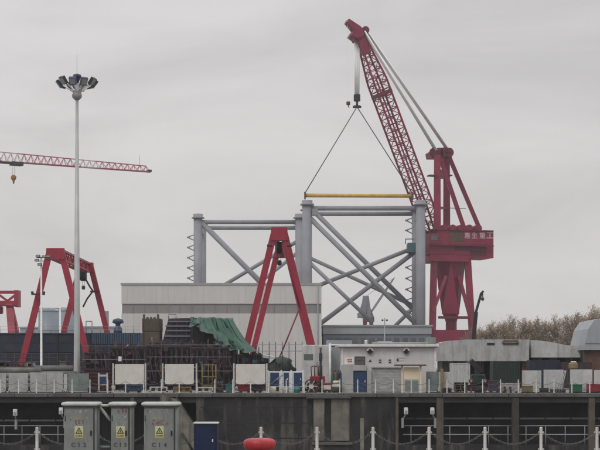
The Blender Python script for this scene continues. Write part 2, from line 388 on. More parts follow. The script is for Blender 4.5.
# galleries: back wall, floor, end walls, columns, handrails, pipes, lamps
GB = DW + 3.2
for a, b in ((XL, x_a), (x_b, XR)):
    part('gallery_back_wall', MB().box(a, b, GB, GB + 0.3, -12, -0.335), M['under'], wall)
    part('gallery_floor', MB().box(a, b, DW + 0.902, GB - 0.002, GF - 0.4, GF - 0.004), M['under'], wall)
    e = x_a if b == x_a else x_b
    sg = -1 if b == x_a else 1
    part('gallery_end_wall', MB().box(min(e, e + sg * 0.0) - (0.0 if sg < 0 else 0.3), e + (0.3 if sg < 0 else 0.0), DW + 0.902, GB, -12, -0.335), M['under'], wall)
def px_col(p0, p1, m, name='column', dz=0):
    return part(name, MB().bev(X(p0, DW), X(p1, DW), DW - 0.12, DW + 0.5, -11.9, -0.36, 0.04), m, wall)
px_col(436.5, 443.5, M['column_tan']); px_col(512, 519, M['column_dark']); px_col(588.5, 595, M['column_tan'])
for p in (666, 742): px_col(p, p + 7, M['column_dark'])
for p in (-36, -110): px_col(p, p + 7, M['column_dark'])
px_col(130.5, 134.5, M['column_tan'])
px_col(395.5, 398.5, M['column_tan'])
# pale concrete pilasters and ledge on the solid stretch
part('pilaster', MB().bev(X(313.5, DW), X(324.5, DW), DW - 0.10, DW + 0.1, Z(441, DW), Z(399, DW), 0.03), M['patch'], wall)
part('pilaster', MB().bev(X(331, DW), X(349.5, DW), DW - 0.10, DW + 0.1, Z(441, DW), Z(399, DW), 0.03), M['patch'], wall)
part('pilaster', MB().bev(X(360, DW), X(364, DW), DW - 0.05, DW + 0.1, Z(450, DW), Z(418, DW), 0.03), M['patch'], wall)
part('ledge', MB().bev(X(306, DW), X(351, DW), DW - 0.45, DW - 0.23, Z(398.5, DW), Z(395, DW), 0.03), M['coping'], wall)
part('ledge', MB().bev(X(312, DW), X(352, DW), DW - 0.2, DW + 0.1, Z(445, DW), Z(442, DW), 0.03), M['coping'], wall)
# horizontal lift joints of the wall face
for py in (407, 423, 438):
    part('joint_strip', MB().box(x_a + 0.4, X(312, DW), DW - 0.02, DW + 0.05, Z(py, DW) - 0.05, Z(py, DW) + 0.04), M['under'], wall)

def gallery_rail(p0, p1, step, off, label, y_pipe):
    D = DW + 0.35
    t = thing('gallery_railing', (X((p0 + p1) / 2, D), D, GF), label, 'railing')
    for py in (425.8, 434.5):
        part('rail', MB().tube((X(p0, D), D, Z(py, D)), (X(p1, D), D, Z(py, D)), 0.045, n=6), M['mast'], t)
    p = p0 + off; first = None
    while p < p1:
        if first is None: first = part('post', MB().tube((X(p, D), D, GF), (X(p, D), D, Z(425.8, D)), 0.04, n=6), M['mast'], t); pf = p
        else: share(first, t, (X(p, D) - X(pf, D), 0, 0))
        p += step
    return t
gallery_rail(-60, 99, 18.0, 10, 'grey two-bar handrail in the left-hand dock wall gallery', 421)
gallery_rail(403, 512, 19.4, 8, 'grey two-bar handrail in dock gallery under the hut', 419)
gallery_rail(519, 660, 19.6, 7, 'grey two-bar handrail in dock gallery at far right', 419)
for a, b, py, lab in ((-60, 100, 420.5, 'grey service pipe along the left dock gallery'), (403, 700, 418.5, 'grey service pipe along the right dock gallery')):
    D = GB - 0.15
    t = thing('service_pipe', (X(a, D), D, Z(py, D)), lab, 'pipe')
    part('pipe', MB().tube((X(a, D), D, Z(py, D)), (X(b, D), D, Z(py, D)), 0.11, n=8), M['mast'], t)
    p = a + 12; fi = None
    while p < b:
        if fi is None: fi = part('bracket', MB().box(X(p, D) - 0.05, X(p, D) + 0.05, D - 0.13, D + 0.16, Z(py, D) - 0.2, Z(py, D) + 0.13), M['dark_steel'], t); pf = p
        else: share(fi, t, (X(p, D) - X(pf, D), 0, 0))
        p += 26
def gallery_lamp(px, py, side, label):
    D = DW - 0.35
    t = thing('gallery_lamp', (X(px, D), DW, Z(py, D)), label, 'lamp', 'lamps on the dock wall')
    part('housing', MB().bev(X(px - 2, D), X(px + 2, D), D - 0.15, D + 0.15, Z(py + 3.4, D), Z(py - 3.4, D), 0.03), M['white_steel'], t)
    part('lens', MB().box(X(px - 1.4, D), X(px + 1.4, D), D - 0.16, D - 0.14, Z(py + 2.8, D), Z(py - 0.5, D)), M['lens'], t)
    part('bracket', MB().tube((X(px, D), D, Z(py + 3, D)), (X(px + side * 3.2, D), DW + 0.02, Z(py + 9, D)), 0.06, n=6), M['mast'], t)
    part('mount', MB().box(X(px + side * 3.2, D) - 0.1, X(px + side * 3.2, D) + 0.1, DW - 0.15, DW + 0.4, Z(py + 17, D), Z(py + 7, D)), M['mast'], t)
gallery_lamp(15.2, 412.5, 0.0, 'small box lamp on dock wall, leftmost of all')
gallery_lamp(61, 411, 1, 'small box lamp on dock wall beside the leftmost grey cabinet')
gallery_lamp(406, 411, -1, 'small box lamp on dock wall below the cream board')
gallery_lamp(432.3, 411, 1.0, 'small box lamp on dock wall beside rusty column')
# concrete stair down into the dock, seen right of the third cabinet
t = thing('dock_stair', (X(185, DW), DW - 1.0, -12), 'concrete stair flight descending the dock wall beside the cabinets', 'stair')
part('stringer', MB().prism([W(160, 394.5, DW - 1.2), W(176, 399, DW - 1.2), W(238, 478, DW - 1.2), W(238, 500, DW - 1.2), W(160, 500, DW - 1.2)], (0, 0.25, 0)), M['patch'], t)
st0 = None
for i in range(18):
    x0 = X(174, DW) + i * 0.30; z0 = Z(399, DW) - i * 0.39
    if st0 is None: st0 = part('step', MB().box(x0, x0 + 0.34, DW - 0.94, DW - 0.01, z0 - 0.5, z0 - 0.05), M['patch'], t)
    else: share(st0, t, (i * 0.30, 0, -i * 0.39))
part('handrail', MB().path([W(176, 397, DW - 1.25), W(195, 424, DW - 1.25), W(232, 470, DW - 1.25)], 0.05), M['dark_steel'], t)
part('handrail', MB().path([W(182, 433, DW - 1.3), W(194, 452, DW - 1.3)], 0.10), M['dark_steel'], t)

# ------------------------------------------------------------------ near quay: railing, cabinets, bollard
def chain_mb(p, q, sag, link=None, r=0.02):
    p, q = Vector(p), Vector(q); mb = MB(); L = (q - p).length
    pt = lambda t: p.lerp(q, t) - UP * sag * 4 * t * (1 - t)
    if not link:
        return mb.path([pt(i / 10) for i in range(11)], r, n=5)
    n = int(L * 1.1 / (link * 0.72)); pts = [pt(i / n) for i in range(n + 1)]
    for i in range(n):
        a, b = pts[i], pts[i + 1]; d = (b - a).normalized(); c = (a + b) / 2
        s1 = d.cross(UP).normalized(); s2 = s1.cross(d).normalized()
        sd = s1 if i % 2 else s2
        ring = []
        for k in range(8):
            th = 2 * math.pi * k / 8
            ring.append(c + d * math.cos(th) * link * 0.5 + sd * math.sin(th) * link * 0.30)
        for k in range(8): mb.tube(ring[k], ring[(k + 1) % 8], r, n=4, cap=False)
    return mb
def chain_rail(name, D, base, top, x0, step, n, label, link, sag, post_r, chains, cr):
    t = thing(name, (x0, D, base), label, 'railing')
    p0 = MB(); H = top - base
    p0.lathe((x0, D, base), [(post_r * 2.0, 0), (post_r * 2.0, 0.02), (post_r, 0.025), (post_r, H - 0.04), (post_r * 0.92, H - 0.01), (post_r * 0.5, H)], 12)
    post = part('post', p0, M['post'], t)
    ring = MB()
    for c in chains: ring.obox((x0, D, base + H * c), (post_r * 1.8, 0, 0), (0, 0.02, 0), (0, 0, 0.025))
    part('eyelet', ring, M['post'], post)
    spans = [part('chain', chain_mb((x0 + post_r, D, base + H * c), (x0 + step - post_r, D, base + H * c), sag, link, cr), M['chain'], t) for c in chains]
    for i in range(1, n):
        q = share(post, t, (i * step, 0, 0)); q.rotation_euler = (random.uniform(-.012, .012), random.uniform(-.02, .02), 0) if False else (0, 0, 0)
        e = post.children[0].copy(); COL.objects.link(e); e.parent = q
        if i < n - 1:
            for s in spans: share(s, t, (i * step, 0, 0))
    return t
ND = 43.0
chain_rail('chain_railing', ND, NG, Z(427, ND), X(-75, ND), X(56.0 + 300, ND), 14, 'white post and grey chain railing along the near quay edge', 0.088, 0.34, 0.044, (0.86, 0.42), 0.0105)
FD = 137.55
chain_rail('chain_railing', FD, 0.02, Z(379.3, FD), X(-35, FD), X(300 + 17.85, FD), 38, 'white post and chain railing along the far dock edge', None, 0.30, 0.05, (0.84, 0.45), 0.018)

def strokes(x0, x1, z0, z1, y, n, rnd, w):
    """worn, unreadable glyph strokes in a cell"""
    mb = MB()
    for _ in range(n):
        if rnd.random() < 0.5:
            z = rnd.uniform(z0, z1); a = rnd.uniform(x0, x0 + (x1 - x0) * .4); mb.box(a, rnd.uniform(a + (x1 - x0) * .3, x1), y - 0.0015, y, z - w, z + w)
        else:
            x = rnd.uniform(x0, x1); a = rnd.uniform(z0, z0 + (z1 - z0) * .4); mb.box(x - w, x + w, y - 0.003, y - 0.0016, a, rnd.uniform(a + (z1 - z0) * .3, z1))
    return mb
def cabinet(p0, p1, D, depth, label, code, marks, sign_cx, seed):
    rnd = random.Random(seed)
    x0, x1 = X(p0, D), X(p1, D); top = Z(406.2, D); zb = NG
    w = x1 - x0
    t = thing('electrical_cabinet', ((x0 + x1) / 2, D + depth / 2, zb), label, 'cabinet', 'grey electrical cabinets on the near quay')
    part('plinth', MB().box(x0 + 0.03, x1 - 0.03, D + 0.04, D + depth - 0.03, zb, zb + 0.12), M['coping'], t)
    part('body', MB().bev(x0, x1, D + 0.02, D + depth, zb + 0.122, top, 0.012), M['cab_side'], t)
    lid = MB().bev(x0 - 0.07, x1 + 0.07, D - 0.07, D + depth + 0.07, top + 0.003, top + 0.105, 0.035)
    part('lid', lid, M['cab_lid'], t)
    part('lid_lip', MB().box(x0 - 0.045, x1 + 0.045, D - 0.045, D + depth + 0.04, top - 0.025, top + 0.001), M['dark_steel'], t)
    dx1 = x1 - 0.085
    door = part('door', MB().bev(x0 + 0.03, dx1, D - 0.004, D + 0.019, zb + 0.17, top - 0.05, 0.006), M['cab'], t)
    part('hinge', MB().tube((x0 + 0.03, D - 0.006, top - 0.25), (x0 + 0.03, D - 0.006, top - 0.40), 0.013, n=6), M['dark_steel'], door)
    hx = dx1 - 0.06; hz = Z(433, D)
    part('handle', MB().bev(hx - 0.018, hx + 0.018, D - 0.035, D - 0.005, hz - 0.07, hz + 0.07, 0.008), M['black_steel'], door)
    part('corner_trim', MB().box(dx1 + 0.012, dx1 + 0.03, D - 0.008, D + 0.018, zb + 0.17, top - 0.05), M['dark_steel'], t)
    fy = D - 0.006
    for (a, b, c, d, kind, ncell) in marks:
        cw_ = (b - a) / ncell; mb = MB()
        for i in range(ncell):
            q = strokes(X(a + (i + .12) * cw_, D), X(a + (i + .88) * cw_, D), Z(d, D), Z(c, D), fy - 0.001, 6, rnd, 0.006)
            mb.add(q.v, q.f)
        part('worn_lettering', mb, M[kind], door)['kind'] = 'stuff'
    # hazard plate: triangle with bolt
    sx0, sx1, sz0, sz1 = X(sign_cx - 4.3, D), X(sign_cx + 4.3, D), Z(437.8, D), Z(426, D)
    sg = part('warning_plate', MB().box(sx0, sx1, fy - 0.004, fy + 0.002, sz0, sz1), M['sign_pale'], door)
    cx = (sx0 + sx1) / 2; tz0 = Z(433.6, D); tz1 = Z(427.2, D); hw = (sx1 - sx0) * 0.42; y = fy - 0.0055
    part('triangle', MB().prism([(cx - hw, y, tz0), (cx + hw, y, tz0), (cx, y, tz1)], (0, -0.002, 0)), M['ink'], sg)
    k = 0.66; cz = tz0 + (tz1 - tz0) / 3
    f = lambda x, z: (cx + (x - cx) * k, y - 0.0035, cz + (z - cz) * k)
    part('triangle_field', MB().prism([f(cx - hw, tz0), f(cx + hw, tz0), f(cx, tz1)], (0, -0.001, 0)), M['sign_yellow'], sg)
    h = tz1 - tz0
    g = lambda x, z: (cx + x * h, y - 0.006, tz0 + z * h)
    part('bolt', MB().prism([g(0.06, .68), g(-.12, .36), g(-.01, .38), g(-.05, .12), g(.12, .44), g(.02, .42)], (0, -0.001, 0)), M['ink'], sg)
    part('plate_strip', MB().box(sx0 + 0.012, sx1 - 0.012, y - 0.002, y, Z(437.2, D), Z(434.4, D)), M['sign_yellow'], sg)
    tm = text_mb('\u5f53\u5fc3\u89e6\u7535', 0.042, (cx, y - 0.004, Z(435.8, D)), (1, 0, 0), (0, 0, 1))
    part('plate_text', tm, M['ink'], sg)
    # three-character code low on the door
    for ch, dx in zip(code.split(), (-5.2, 0, 5.2)):
        part('code_character', text_mb(ch, 0.115, (X(sign_cx + dx * (1.12 if p1 - p0 > 25 else 0.95), D), fy - 0.002, Z(444.8, D)), (1, 0, 0), (0, 0, 1), bold=0.035), M['dark_mark'], door)
    return t
CD = 40.0
c1 = cabinet(64, 96.5, CD, 0.62, 'leftmost of the three grey electrical cabinets on the near quay', 'C  1  2',
    [(67, 88, 408.5, 414, 'white_mark', 4), (69, 73, 417, 421, 'white_mark', 1), (85, 90, 416, 420, 'white_mark', 1), (74, 85, 419.5, 425, 'red_mark', 3)], 79, 1)
c2 = cabinet(111, 131.5, CD, 0.62, 'narrowest grey electrical cabinet, between the two wide ones', 'C  1  3',
    [(116, 128, 408, 413.5, 'red_mark', 3), (114.5, 126.5, 415, 419, 'white_mark', 4), (114.5, 126.5, 420.5, 425, 'white_mark', 3)], 120.5, 2)
c3 = cabinet(144, 177, CD, 0.62, 'wide grey electrical cabinet beside the low blue cabinet', 'C  1  4',
    [(147, 168, 409, 414, 'white_mark', 4), (153, 168, 416.5, 419.5, 'white_mark', 3), (151, 169, 420, 425.5, 'red_mark', 4)], 159.5, 3)
# steel cable frame joining the first two cabinets
D = CD + 0.3
t = thing('cable_frame', (X(103, D), D, NG), 'pale steel cable frame between the two left cabinets', 'frame')
part('top_bar', MB().tube(W(97.2, 405.5, D), W(110.4, 405.5, D), 0.04, n=8), M['cab_lid'], t)
part('brace', MB().tube(W(99.5, 406.5, D), W(110.4, 420.5, D), 0.042, n=8), M['cab_lid'], t)
part('low_bar', MB().tube(W(97.2, 447, D), W(110.4, 447, D), 0.035, n=8), M['cab_side'], t)
part('upright', MB().tube(W(98.2, 403.5, D), Vector((X(98.2, D), D, NG)), 0.035, n=8), M['cab_side'], t)
# low blue cabinet
D = 40.2
x0, x1, tp = X(194, D), X(217.3, D), Z(424.3, D)
t = thing('blue_cabinet', ((x0 + x1) / 2, D + 0.25, NG), 'low dark blue steel cabinet with pale lid on the near quay', 'cabinet')
part('body', MB().bev(x0, x1, D + 0.01, D + 0.5, NG, tp, 0.012), M['blue_box'], t)
part('lid', MB().bev(x0 - 0.03, x1 + 0.03, D - 0.03, D + 0.54, tp + 0.002, tp + 0.05, 0.018), M['cab_lid'], t)
dr = part('door', MB().bev(x0 + 0.03, x1 - 0.05, D - 0.012, D + 0.008, NG + 0.1, tp - 0.04, 0.006), M['blue_box'], t)
part('handle', MB().bev(x1 - 0.14, x1 - 0.11, D - 0.04, D - 0.013, Z(442, D), Z(439, D), 0.006), M['white_steel'], dr)
part('keyhole', MB().tube((x1 - 0.12, D - 0.03, Z(430.5, D)), (x1 - 0.12, D - 0.012, Z(430.5, D)), 0.04, n=10), M['black_steel'], dr)
# mooring bollard
D = 41.4; c = (X(259.5, D), D, NG)
t = thing('mooring_bollard', c, 'red mushroom-headed mooring bollard at the near quay edge', 'bollard')
zt = Z(438.2, D) - NG
part('base_plate', MB().lathe(c, [(0.48, 0), (0.48, 0.05), (0.40, 0.07)], 24), M['bollard'], t)
part('shaft', MB().lathe(c, [(0.33, 0.065), (0.29, 0.15), (0.27, 0.35), (0.30, zt - 0.33)], 24), M['bollard'], t)
part('head', MB().lathe(c, [(0.30, zt - 0.34), (0.41, zt - 0.29), (0.445, zt - 0.22), (0.445, zt - 0.13), (0.42, zt - 0.06), (0.36, zt - 0.02), (0.24, zt)], 28), M['bollard'], t)
b0 = None
for k in range(8):
    a = 2 * math.pi * k / 8
    mbb = MB().lathe((c[0] + 0.43 * math.cos(a), c[1] + 0.43 * math.sin(a), NG), [(0.028, 0.05), (0.028, 0.085)], 6)
    part('bolt', mbb, M['dark_steel'], t)

# ------------------------------------------------------------------ far quay: panels and boards
def flat_panel(p0, p1, y0, D, m, label, seams=0, tilt=0.0, frame=True):
    x0, x1, z1 = X(p0, D), X(p1, D), Z(y0, D)
    t = thing('hoarding_panel', ((x0 + x1) / 2, D, 0), label, 'panel')
    n = seams + 1; w = (x1 - x0) / n
    for i in range(n):
        part('sheet', MB().bev(x0 + i * w + 0.012, x0 + (i + 1) * w - 0.012, D, D + 0.05, 0.16, z1, 0.008), m, t)
    fr = MB()
    if frame:
        for x in (x0 + 0.06, x1 - 0.06): fr.box(x - 0.04, x + 0.04, D + 0.052, D + 0.13, 0, z1 - 0.05)
        for z in (0.3, z1 - 0.3): fr.box(x0 + 0.1, x1 - 0.1, D + 0.052, D + 0.11, z - 0.04, z + 0.04)
        fr.box(x0 - 0.02, x1 + 0.02, D - 0.2, D + 0.5, 0.0, 0.08)
    part('frame', fr, M['dark_steel'], t)
    return t
PD = 140.0
for a, b, y, m, lab, sm in (
    (-6.5, 6, 373, 'panel_grey', 'grey hoarding panel cut off by the left picture edge', 0),
    (8.5, 28, 373, 'panel_grey', 'square grey hoarding panel, second from the left edge', 0),
    (30, 63, 372.4, 'panel_grey', 'widest grey hoarding panel left of the green-grey one', 1),
    (63.6, 67.4, 374, 'panel_pale', 'narrow pale strip panel beside the green-grey hoarding', 0),
    (68, 89, 373.5, 'panel_green', 'green-grey hoarding panel left of the white boards', 1),
    (426, 438, 371.5, 'panel_green', 'green-grey hoarding panel right of the cream board', 0),
    (522, 541.5, 370.5, 'panel_pale', 'leftmost pale hoarding panel in the row at right', 0),
    (543.5, 563.5, 369.7, 'panel_pale', 'pale hoarding panel at right, behind leaning grey pipes', 0),
    (570, 592.5, 369.5, 'panel_pale', 'pale hoarding panel behind the green crate', 0),
    (594, 618, 370, 'panel_pale', 'pale hoarding panel at the right picture edge behind red crate', 0)):
    flat_panel(a, b, y, PD + random.uniform(-0.25, 0.25), M[m], lab, sm)

def board(p0, p1, b0, b1, D, label, m='board', ytop=364.2, ybot=384.2, ypost=363.5):
    t = thing('notice_board', (X((p0 + p1) / 2, D), D, 0), label, 'board', 'blank white boards on posts')
    for p in (p0 + 0.7, p1 - 0.7):
        part('post', MB().bev(X(p, D) - 0.075, X(p, D) + 0.075, D - 0.075, D + 0.075, 0, Z(ypost, D), 0.02), M['post'], t)
        part('post_foot', MB().box(X(p, D) - 0.16, X(p, D) + 0.16, D - 0.18, D + 0.18, 0, 0.04), M['post'], t)
    bo = part('board', MB().bev(X(b0, D), X(b1, D), D - 0.03, D + 0.03, Z(ybot, D), Z(ytop, D), 0.01), M[m], t)
    part('edge_frame', MB().box(X(b0, D) - 0.015, X(b1, D) + 0.015, D + 0.031, D + 0.06, Z(ybot, D) - 0.02, Z(ytop, D) + 0.02), M['mast'], bo)
    for p in (p0 + 1.4, p1 - 1.4):
        for y in (ytop + 3, ybot - 3):
            part('clamp', MB().box(min(X(p, D), X(b0, D)) if p < (p0 + p1) / 2 else X(b1, D), max(X(p, D), X(b0, D)) if p < (p0 + p1) / 2 else X(p, D), D - 0.02, D + 0.02, Z(y, D) - 0.04, Z(y, D) + 0.04), M['mast'], t)
    return t
BD = 138.9
board(112.5, 146.2, 115, 144.2, BD, 'blank white board on two posts beside the small blue sign frame')
board(162, 197.2, 165, 193.8, BD, 'blank white board on two posts, middle of three')
board(233.2, 267.4, 235.8, 265.2, BD, 'blank white board on two posts above the dark red crate')
# blue sign in an A frame of two white posts
D = 139.1
t = thing('sign_frame', (X(103, D), D, 0), 'two white posts holding a small blue plate, left of the white boards', 'sign')
for p in (98.8, 107.2): part('post', MB().bev(X(p, D) - 0.07, X(p, D) + 0.07, D - 0.07, D + 0.07, 0, Z(373, D), 0.015), M['post'], t)
part('top_bar', MB().box(X(99.6, D), X(106.4, D), D - 0.04, D + 0.04, Z(376.5, D), Z(374.5, D)), M['post'], t)
part('plate', MB().box(X(99.6, D), X(106.4, D), D - 0.05, D, Z(383.5, D), Z(377, D)), M['blue'], t)
part('low_bar', MB().box(X(99.6, D), X(106.4, D), D - 0.03, D + 0.03, Z(385.2, D), Z(384.3, D)), M['post'], t)
# cream board under a little roof, in front of the hut
D = 139.2
t = thing('roofed_board', (X(411, D), D, 0), 'cream board on posts under a thin brown roof before the hut', 'board')
for p in (402.2, 420.6): part('post', MB().bev(X(p, D) - 0.09, X(p, D) + 0.09, D - 0.09, D + 0.09, 0, Z(366, D), 0.02), M['board_cream'], t)
part('board', MB().bev(X(404, D), X(419, D), D - 0.04, D + 0.03, Z(379.2, D), Z(367.3, D), 0.012), M['board_cream'], t)
part('roof', MB().prism([(X(394.5, D), D - 0.5, Z(366, D)), (X(394.5, D), D + 0.5, Z(365.6, D)), (X(394.5, D), D + 0.5, Z(364.4, D)), (X(394.5, D), D - 0.5, Z(364.8, D))], (X(426, D) - X(394.5, D), 0, 0)), M['rust'], t)
part('lower_panel', MB().box(X(405, D), X(418.5, D), D + 0.04, D + 0.08, 0.1, Z(380.5, D)), M['panel_green'], t)
# pale panel with brown post
flat_panel(438.6, 451, 372, 139.6, M['panel_pale'], 'pale hoarding panel behind a brown timber post', 0)
solo('timber_post', MB().bev(X(440.6, 139.3), X(443.2, 139.3), 139.15, 139.5, 0, Z(369, 139.3), 0.03), M['yellow_frame'], 'brown timber post in front of a pale panel', 'post')

# crates along the edge
def crate(p0, p1, y0, D, depth, m, label, ribs=4, name='steel_crate'):
    x0, x1, z1 = X(p0, D), X(p1, D), Z(y0, D)
    t = thing(name, ((x0 + x1) / 2, D + depth / 2, 0), label, 'crate')
    part('bin', MB().bev(x0, x1, D, D + depth, 0.1, z1, 0.02), M[m], t)
    for i in range(ribs):
        x = x0 + (x1 - x0) * (i + 0.5) / ribs; part('rib', MB().box(x - 0.04, x + 0.04, D - 0.045, D - 0.001, 0.12, z1 - 0.04), M[m], t)
    part('rim', MB().box(x0 - 0.03, x1 + 0.03, D - 0.04, D + depth + 0.03, z1 + 0.002, z1 + 0.06), M[m], t)
    for x in (x0 + 0.15, x1 - 0.35): part('skid', MB().box(x, x + 0.2, D + 0.05, D + depth - 0.05, 0, 0.098), M['dark_steel'], t)
crate(238, 251, 385, 140.3, 1.2, 'red_box', 'dark red steel crate under the third white board')
crate(252, 262.5, 385, 140.4, 1.2, 'block_purple', 'dark purple steel crate next to the dark red one')
crate(225.5, 234.6, 384.7, 140.0, 1.0, 'teal_box', 'small teal steel crate left of the third white board', 3)
crate(571, 582.2, 385, 138.6, 1.0, 'green_box', 'small green steel crate before the pale panels')
crate(588.3, 602, 384.6, 138.6, 1.0, 'red_box', 'small red steel crate near the right picture edge')
def open_crate(p0, p1, y0, D, m, fill, label):
    x0, x1, z1, d = X(p0, D), X(p1, D), Z(y0, D), 0.9
    t = thing('frame_crate', ((x0 + x1) / 2, D + d / 2, 0), label, 'crate'); b = 0.05
    fr = MB()
    for x in (x0 + b, x1 - b):
        for y in (D + b, D + d - b): fr.box(x - b, x + b, y - b, y + b, 0, z1 - 2 * b)
    for y in (D + b, D + d - b):
        for z in (0.14, z1 - b): fr.box(x0, x1, y - b, y + b, z - b, z + b)
    part('frame', fr, M[m], t)
    part('base', MB().box(x0 + 0.1, x1 - 0.1, D + 0.11, D + d - 0.11, 0.1, 0.16), M['dark_steel'], t)
    rnd = random.Random(int(p0)); n = 4
    for i in range(n):
        xa = x0 + 0.14 + (x1 - x0 - 0.28) * i / n
        part('stock', MB().bev(xa, xa + (x1 - x0 - 0.28) / n * 0.86, D + 0.16, D + d - 0.16, 0.165, 0.165 + rnd.uniform(0.2, 0.45), 0.02), M[fill[i % len(fill)]], t)
open_crate(149.5, 167, 386.7, 138.5, 'post', ('dark_steel', 'pale_clutter', 'block_purple'), 'white framed open crate between first and second white boards')
open_crate(173, 191, 386.7, 138.5, 'yellow_frame', ('orange', 'rust'), 'dull yellow framed crate with orange stock under second white board')
open_crate(196.8, 213, 387, 138.5, 'post', ('dark_steel', 'pale_clutter'), 'white framed open crate beside the yellow access tower')
crate(124, 141, 386, 140.6, 1.0, 'navy_light', 'dark blue steel crate under the first white board')
# yellow access tower
D = 141.5
x0, x1, z1 = X(202, D), X(215.6, D), Z(364.5, D)
t = thing('access_tower', ((x0 + x1) / 2, D + 0.6, 0), 'dull yellow steel access tower with ladder between white boards', 'scaffold tower')
for x in (x0, x1):
    for y in (D, D + 1.2): part('leg', MB().tube((x, y, 0), (x, y, z1), 0.05, n=6), M['yellow_frame'], t)
for z in (0.6, 1.5, z1 - 0.05):
    r = MB()
    for y in (D, D + 1.2): r.tube((x0, y, z), (x1, y, z), 0.04, n=6)
    for x in (x0, x1): r.tube((x, D, z), (x, D + 1.2, z), 0.04, n=6)
    part('ring', r, M['yellow_frame'], t)
part('ladder_rail', MB().tube((x0 + 0.6, D - 0.1, 0), (x0 + 0.6, D - 0.1, z1 + 0.1), 0.03, n=5), M['yellow_frame'], t)
part('ladder_rail', MB().tube((x0 + 1.0, D - 0.1, 0), (x0 + 1.0, D - 0.1, z1 + 0.1), 0.03, n=5), M['yellow_frame'], t)
part('deck', MB().box(x0, x1, D, D + 1.2, z1 - 0.02, z1 + 0.04), M['rust'], t)

# white rack with three blue doors
D = 140.2
x0, x1, z1 = X(267.5, D), X(303.4, D), Z(371.3, D)
t = thing('locker_rack', ((x0 + x1) / 2, D + 0.5, 0), 'white framed lockers with three blue doors beside third board', 'locker')
part('carcass', MB().bev(x0, x1, D + 0.06, D + 1.0, 0.1, z1, 0.02), M['white_steel'], t)
for a, b in ((270.2, 279), (283.8, 288.8), (293.8, 302)):
    d = part('door', MB().bev(X(a, D), X(b, D), D, D + 0.058, Z(386, D), Z(372.6, D), 0.012), M['blue'], t)
    part('handle', MB().box(X(b, D) - 0.16, X(b, D) - 0.1, D - 0.05, D - 0.001, Z(380, D), Z(378, D)), M['white_steel'], d)
    part('shelf_opening', MB().box(X(a, D), X(b, D), D + 0.03, D + 0.062, Z(391, D), Z(387, D)), M['dark_steel'], t)
for p in (267.9, 281.4, 291.2, 303): part('upright', MB().box(X(p, D) - 0.08, X(p, D) + 0.08, D - 0.03, D + 0.055, 0, z1 + 0.1), M['white_steel'], t)
part('brace', MB().tube((X(270, D), D - 0.06, Z(385, D)), (X(283, D), D - 0.06, Z(374, D)), 0.04, n=6), M['mast'], t)
for p, m in ((273, 'pale_clutter'), (285.5, 'hut_grey'), (297, 'teal_box')): solo('storage_drum', MB().lathe((X(p, D - .6), D - 0.6, 0), [(0.28, 0), (0.3, 0.03), (0.3, 0.28), (0.31, 0.3), (0.3, 0.32), (0.29, 0.6)], 14), M[m], {'pale_clutter': 'small pale drum in front of left blue locker door', 'hut_grey': 'small grey drum in front of middle blue locker door', 'teal_box': 'small teal drum in front of right blue locker door'}[m], 'drum')

# hose reel
D = 139.6; c = Vector((X(311.3, D), D, Z(386.3, D)))
t = thing('hose_reel', (c.x, D + 0.4, 0), 'black hose reel wheel with pale hub at the dock edge', 'hose reel')
def ring(mb, c, R, r, y, n=22):
    pts = [Vector((c.x + R * math.cos(2 * math.pi * k / n), y, c.z + R * math.sin(2 * math.pi * k / n))) for k in range(n + 1)]
    return mb.path(pts, r, n=6)
part('rim', ring(MB(), c, 0.62, 0.06, D), M['black_steel'], t)
part('rim', ring(MB(), c, 0.62, 0.06, D + 0.8), M['black_steel'], t)
part('hose', MB().tube((c.x, D + 0.08, c.z), (c.x, D + 0.72, c.z), 0.44, n=20), M['dark_steel'], t)
part('hub', MB().tube((c.x, D - 0.1, c.z), (c.x, D + 0.9, c.z), 0.24, n=14), M['pale_clutter'], t)
sp0 = MB()
for k in range(6):
    a = math.pi * k / 3; sp0.tube(c + Vector((0.24 * math.cos(a), -0.02, 0.24 * math.sin(a))), c + Vector((0.6 * math.cos(a), -0.02, 0.6 * math.sin(a))), 0.04, n=5)
part('spokes', sp0, M['pale_clutter'], t)
part('stand', MB().box(c.x - 0.55, c.x + 0.55, D - 0.06, D + 0.9, 0, 0.08).box(c.x - 0.05, c.x + 0.05, D + 0.86, D + 0.95, 0.08, c.z), M['rust'], t)

# lamp post beside the reel, white pipe post
D = 142
t = thing('dock_lamp_post', (X(320.6, D), D, 0), 'dark lamp post with a small round lamp left of the hut', 'lamp post')
part('pole', MB().tube((X(320.6, D), D, 0), (X(320.6, D), D, Z(349, D)), 0.13, 0.09, n=8), M['dark_steel'], t)
part('lamp', MB().ell(W(320.6, 347.3, D), 0.17, 0.17, 0.17), M['lens'], t)
part('switch_box', MB().bev(X(319, D), X(322.4, D), D - 0.25, D - 0.09, Z(361, D), Z(353, D), 0.02), M['dark_steel'], t)
D = 142.5
t = thing('pipe_post', (X(330, D), D, 0), 'tall white pipe frame against the left end of the hut', 'post')
part('upright', MB().tube((X(330, D), D, 0), (X(330, D), D, Z(343.5, D)), 0.12, n=8), M['white_steel'], t)
part('cross_bar', MB().tube(W(330, 345, D), W(341, 345, D), 0.08, n=8), M['white_steel'], t)

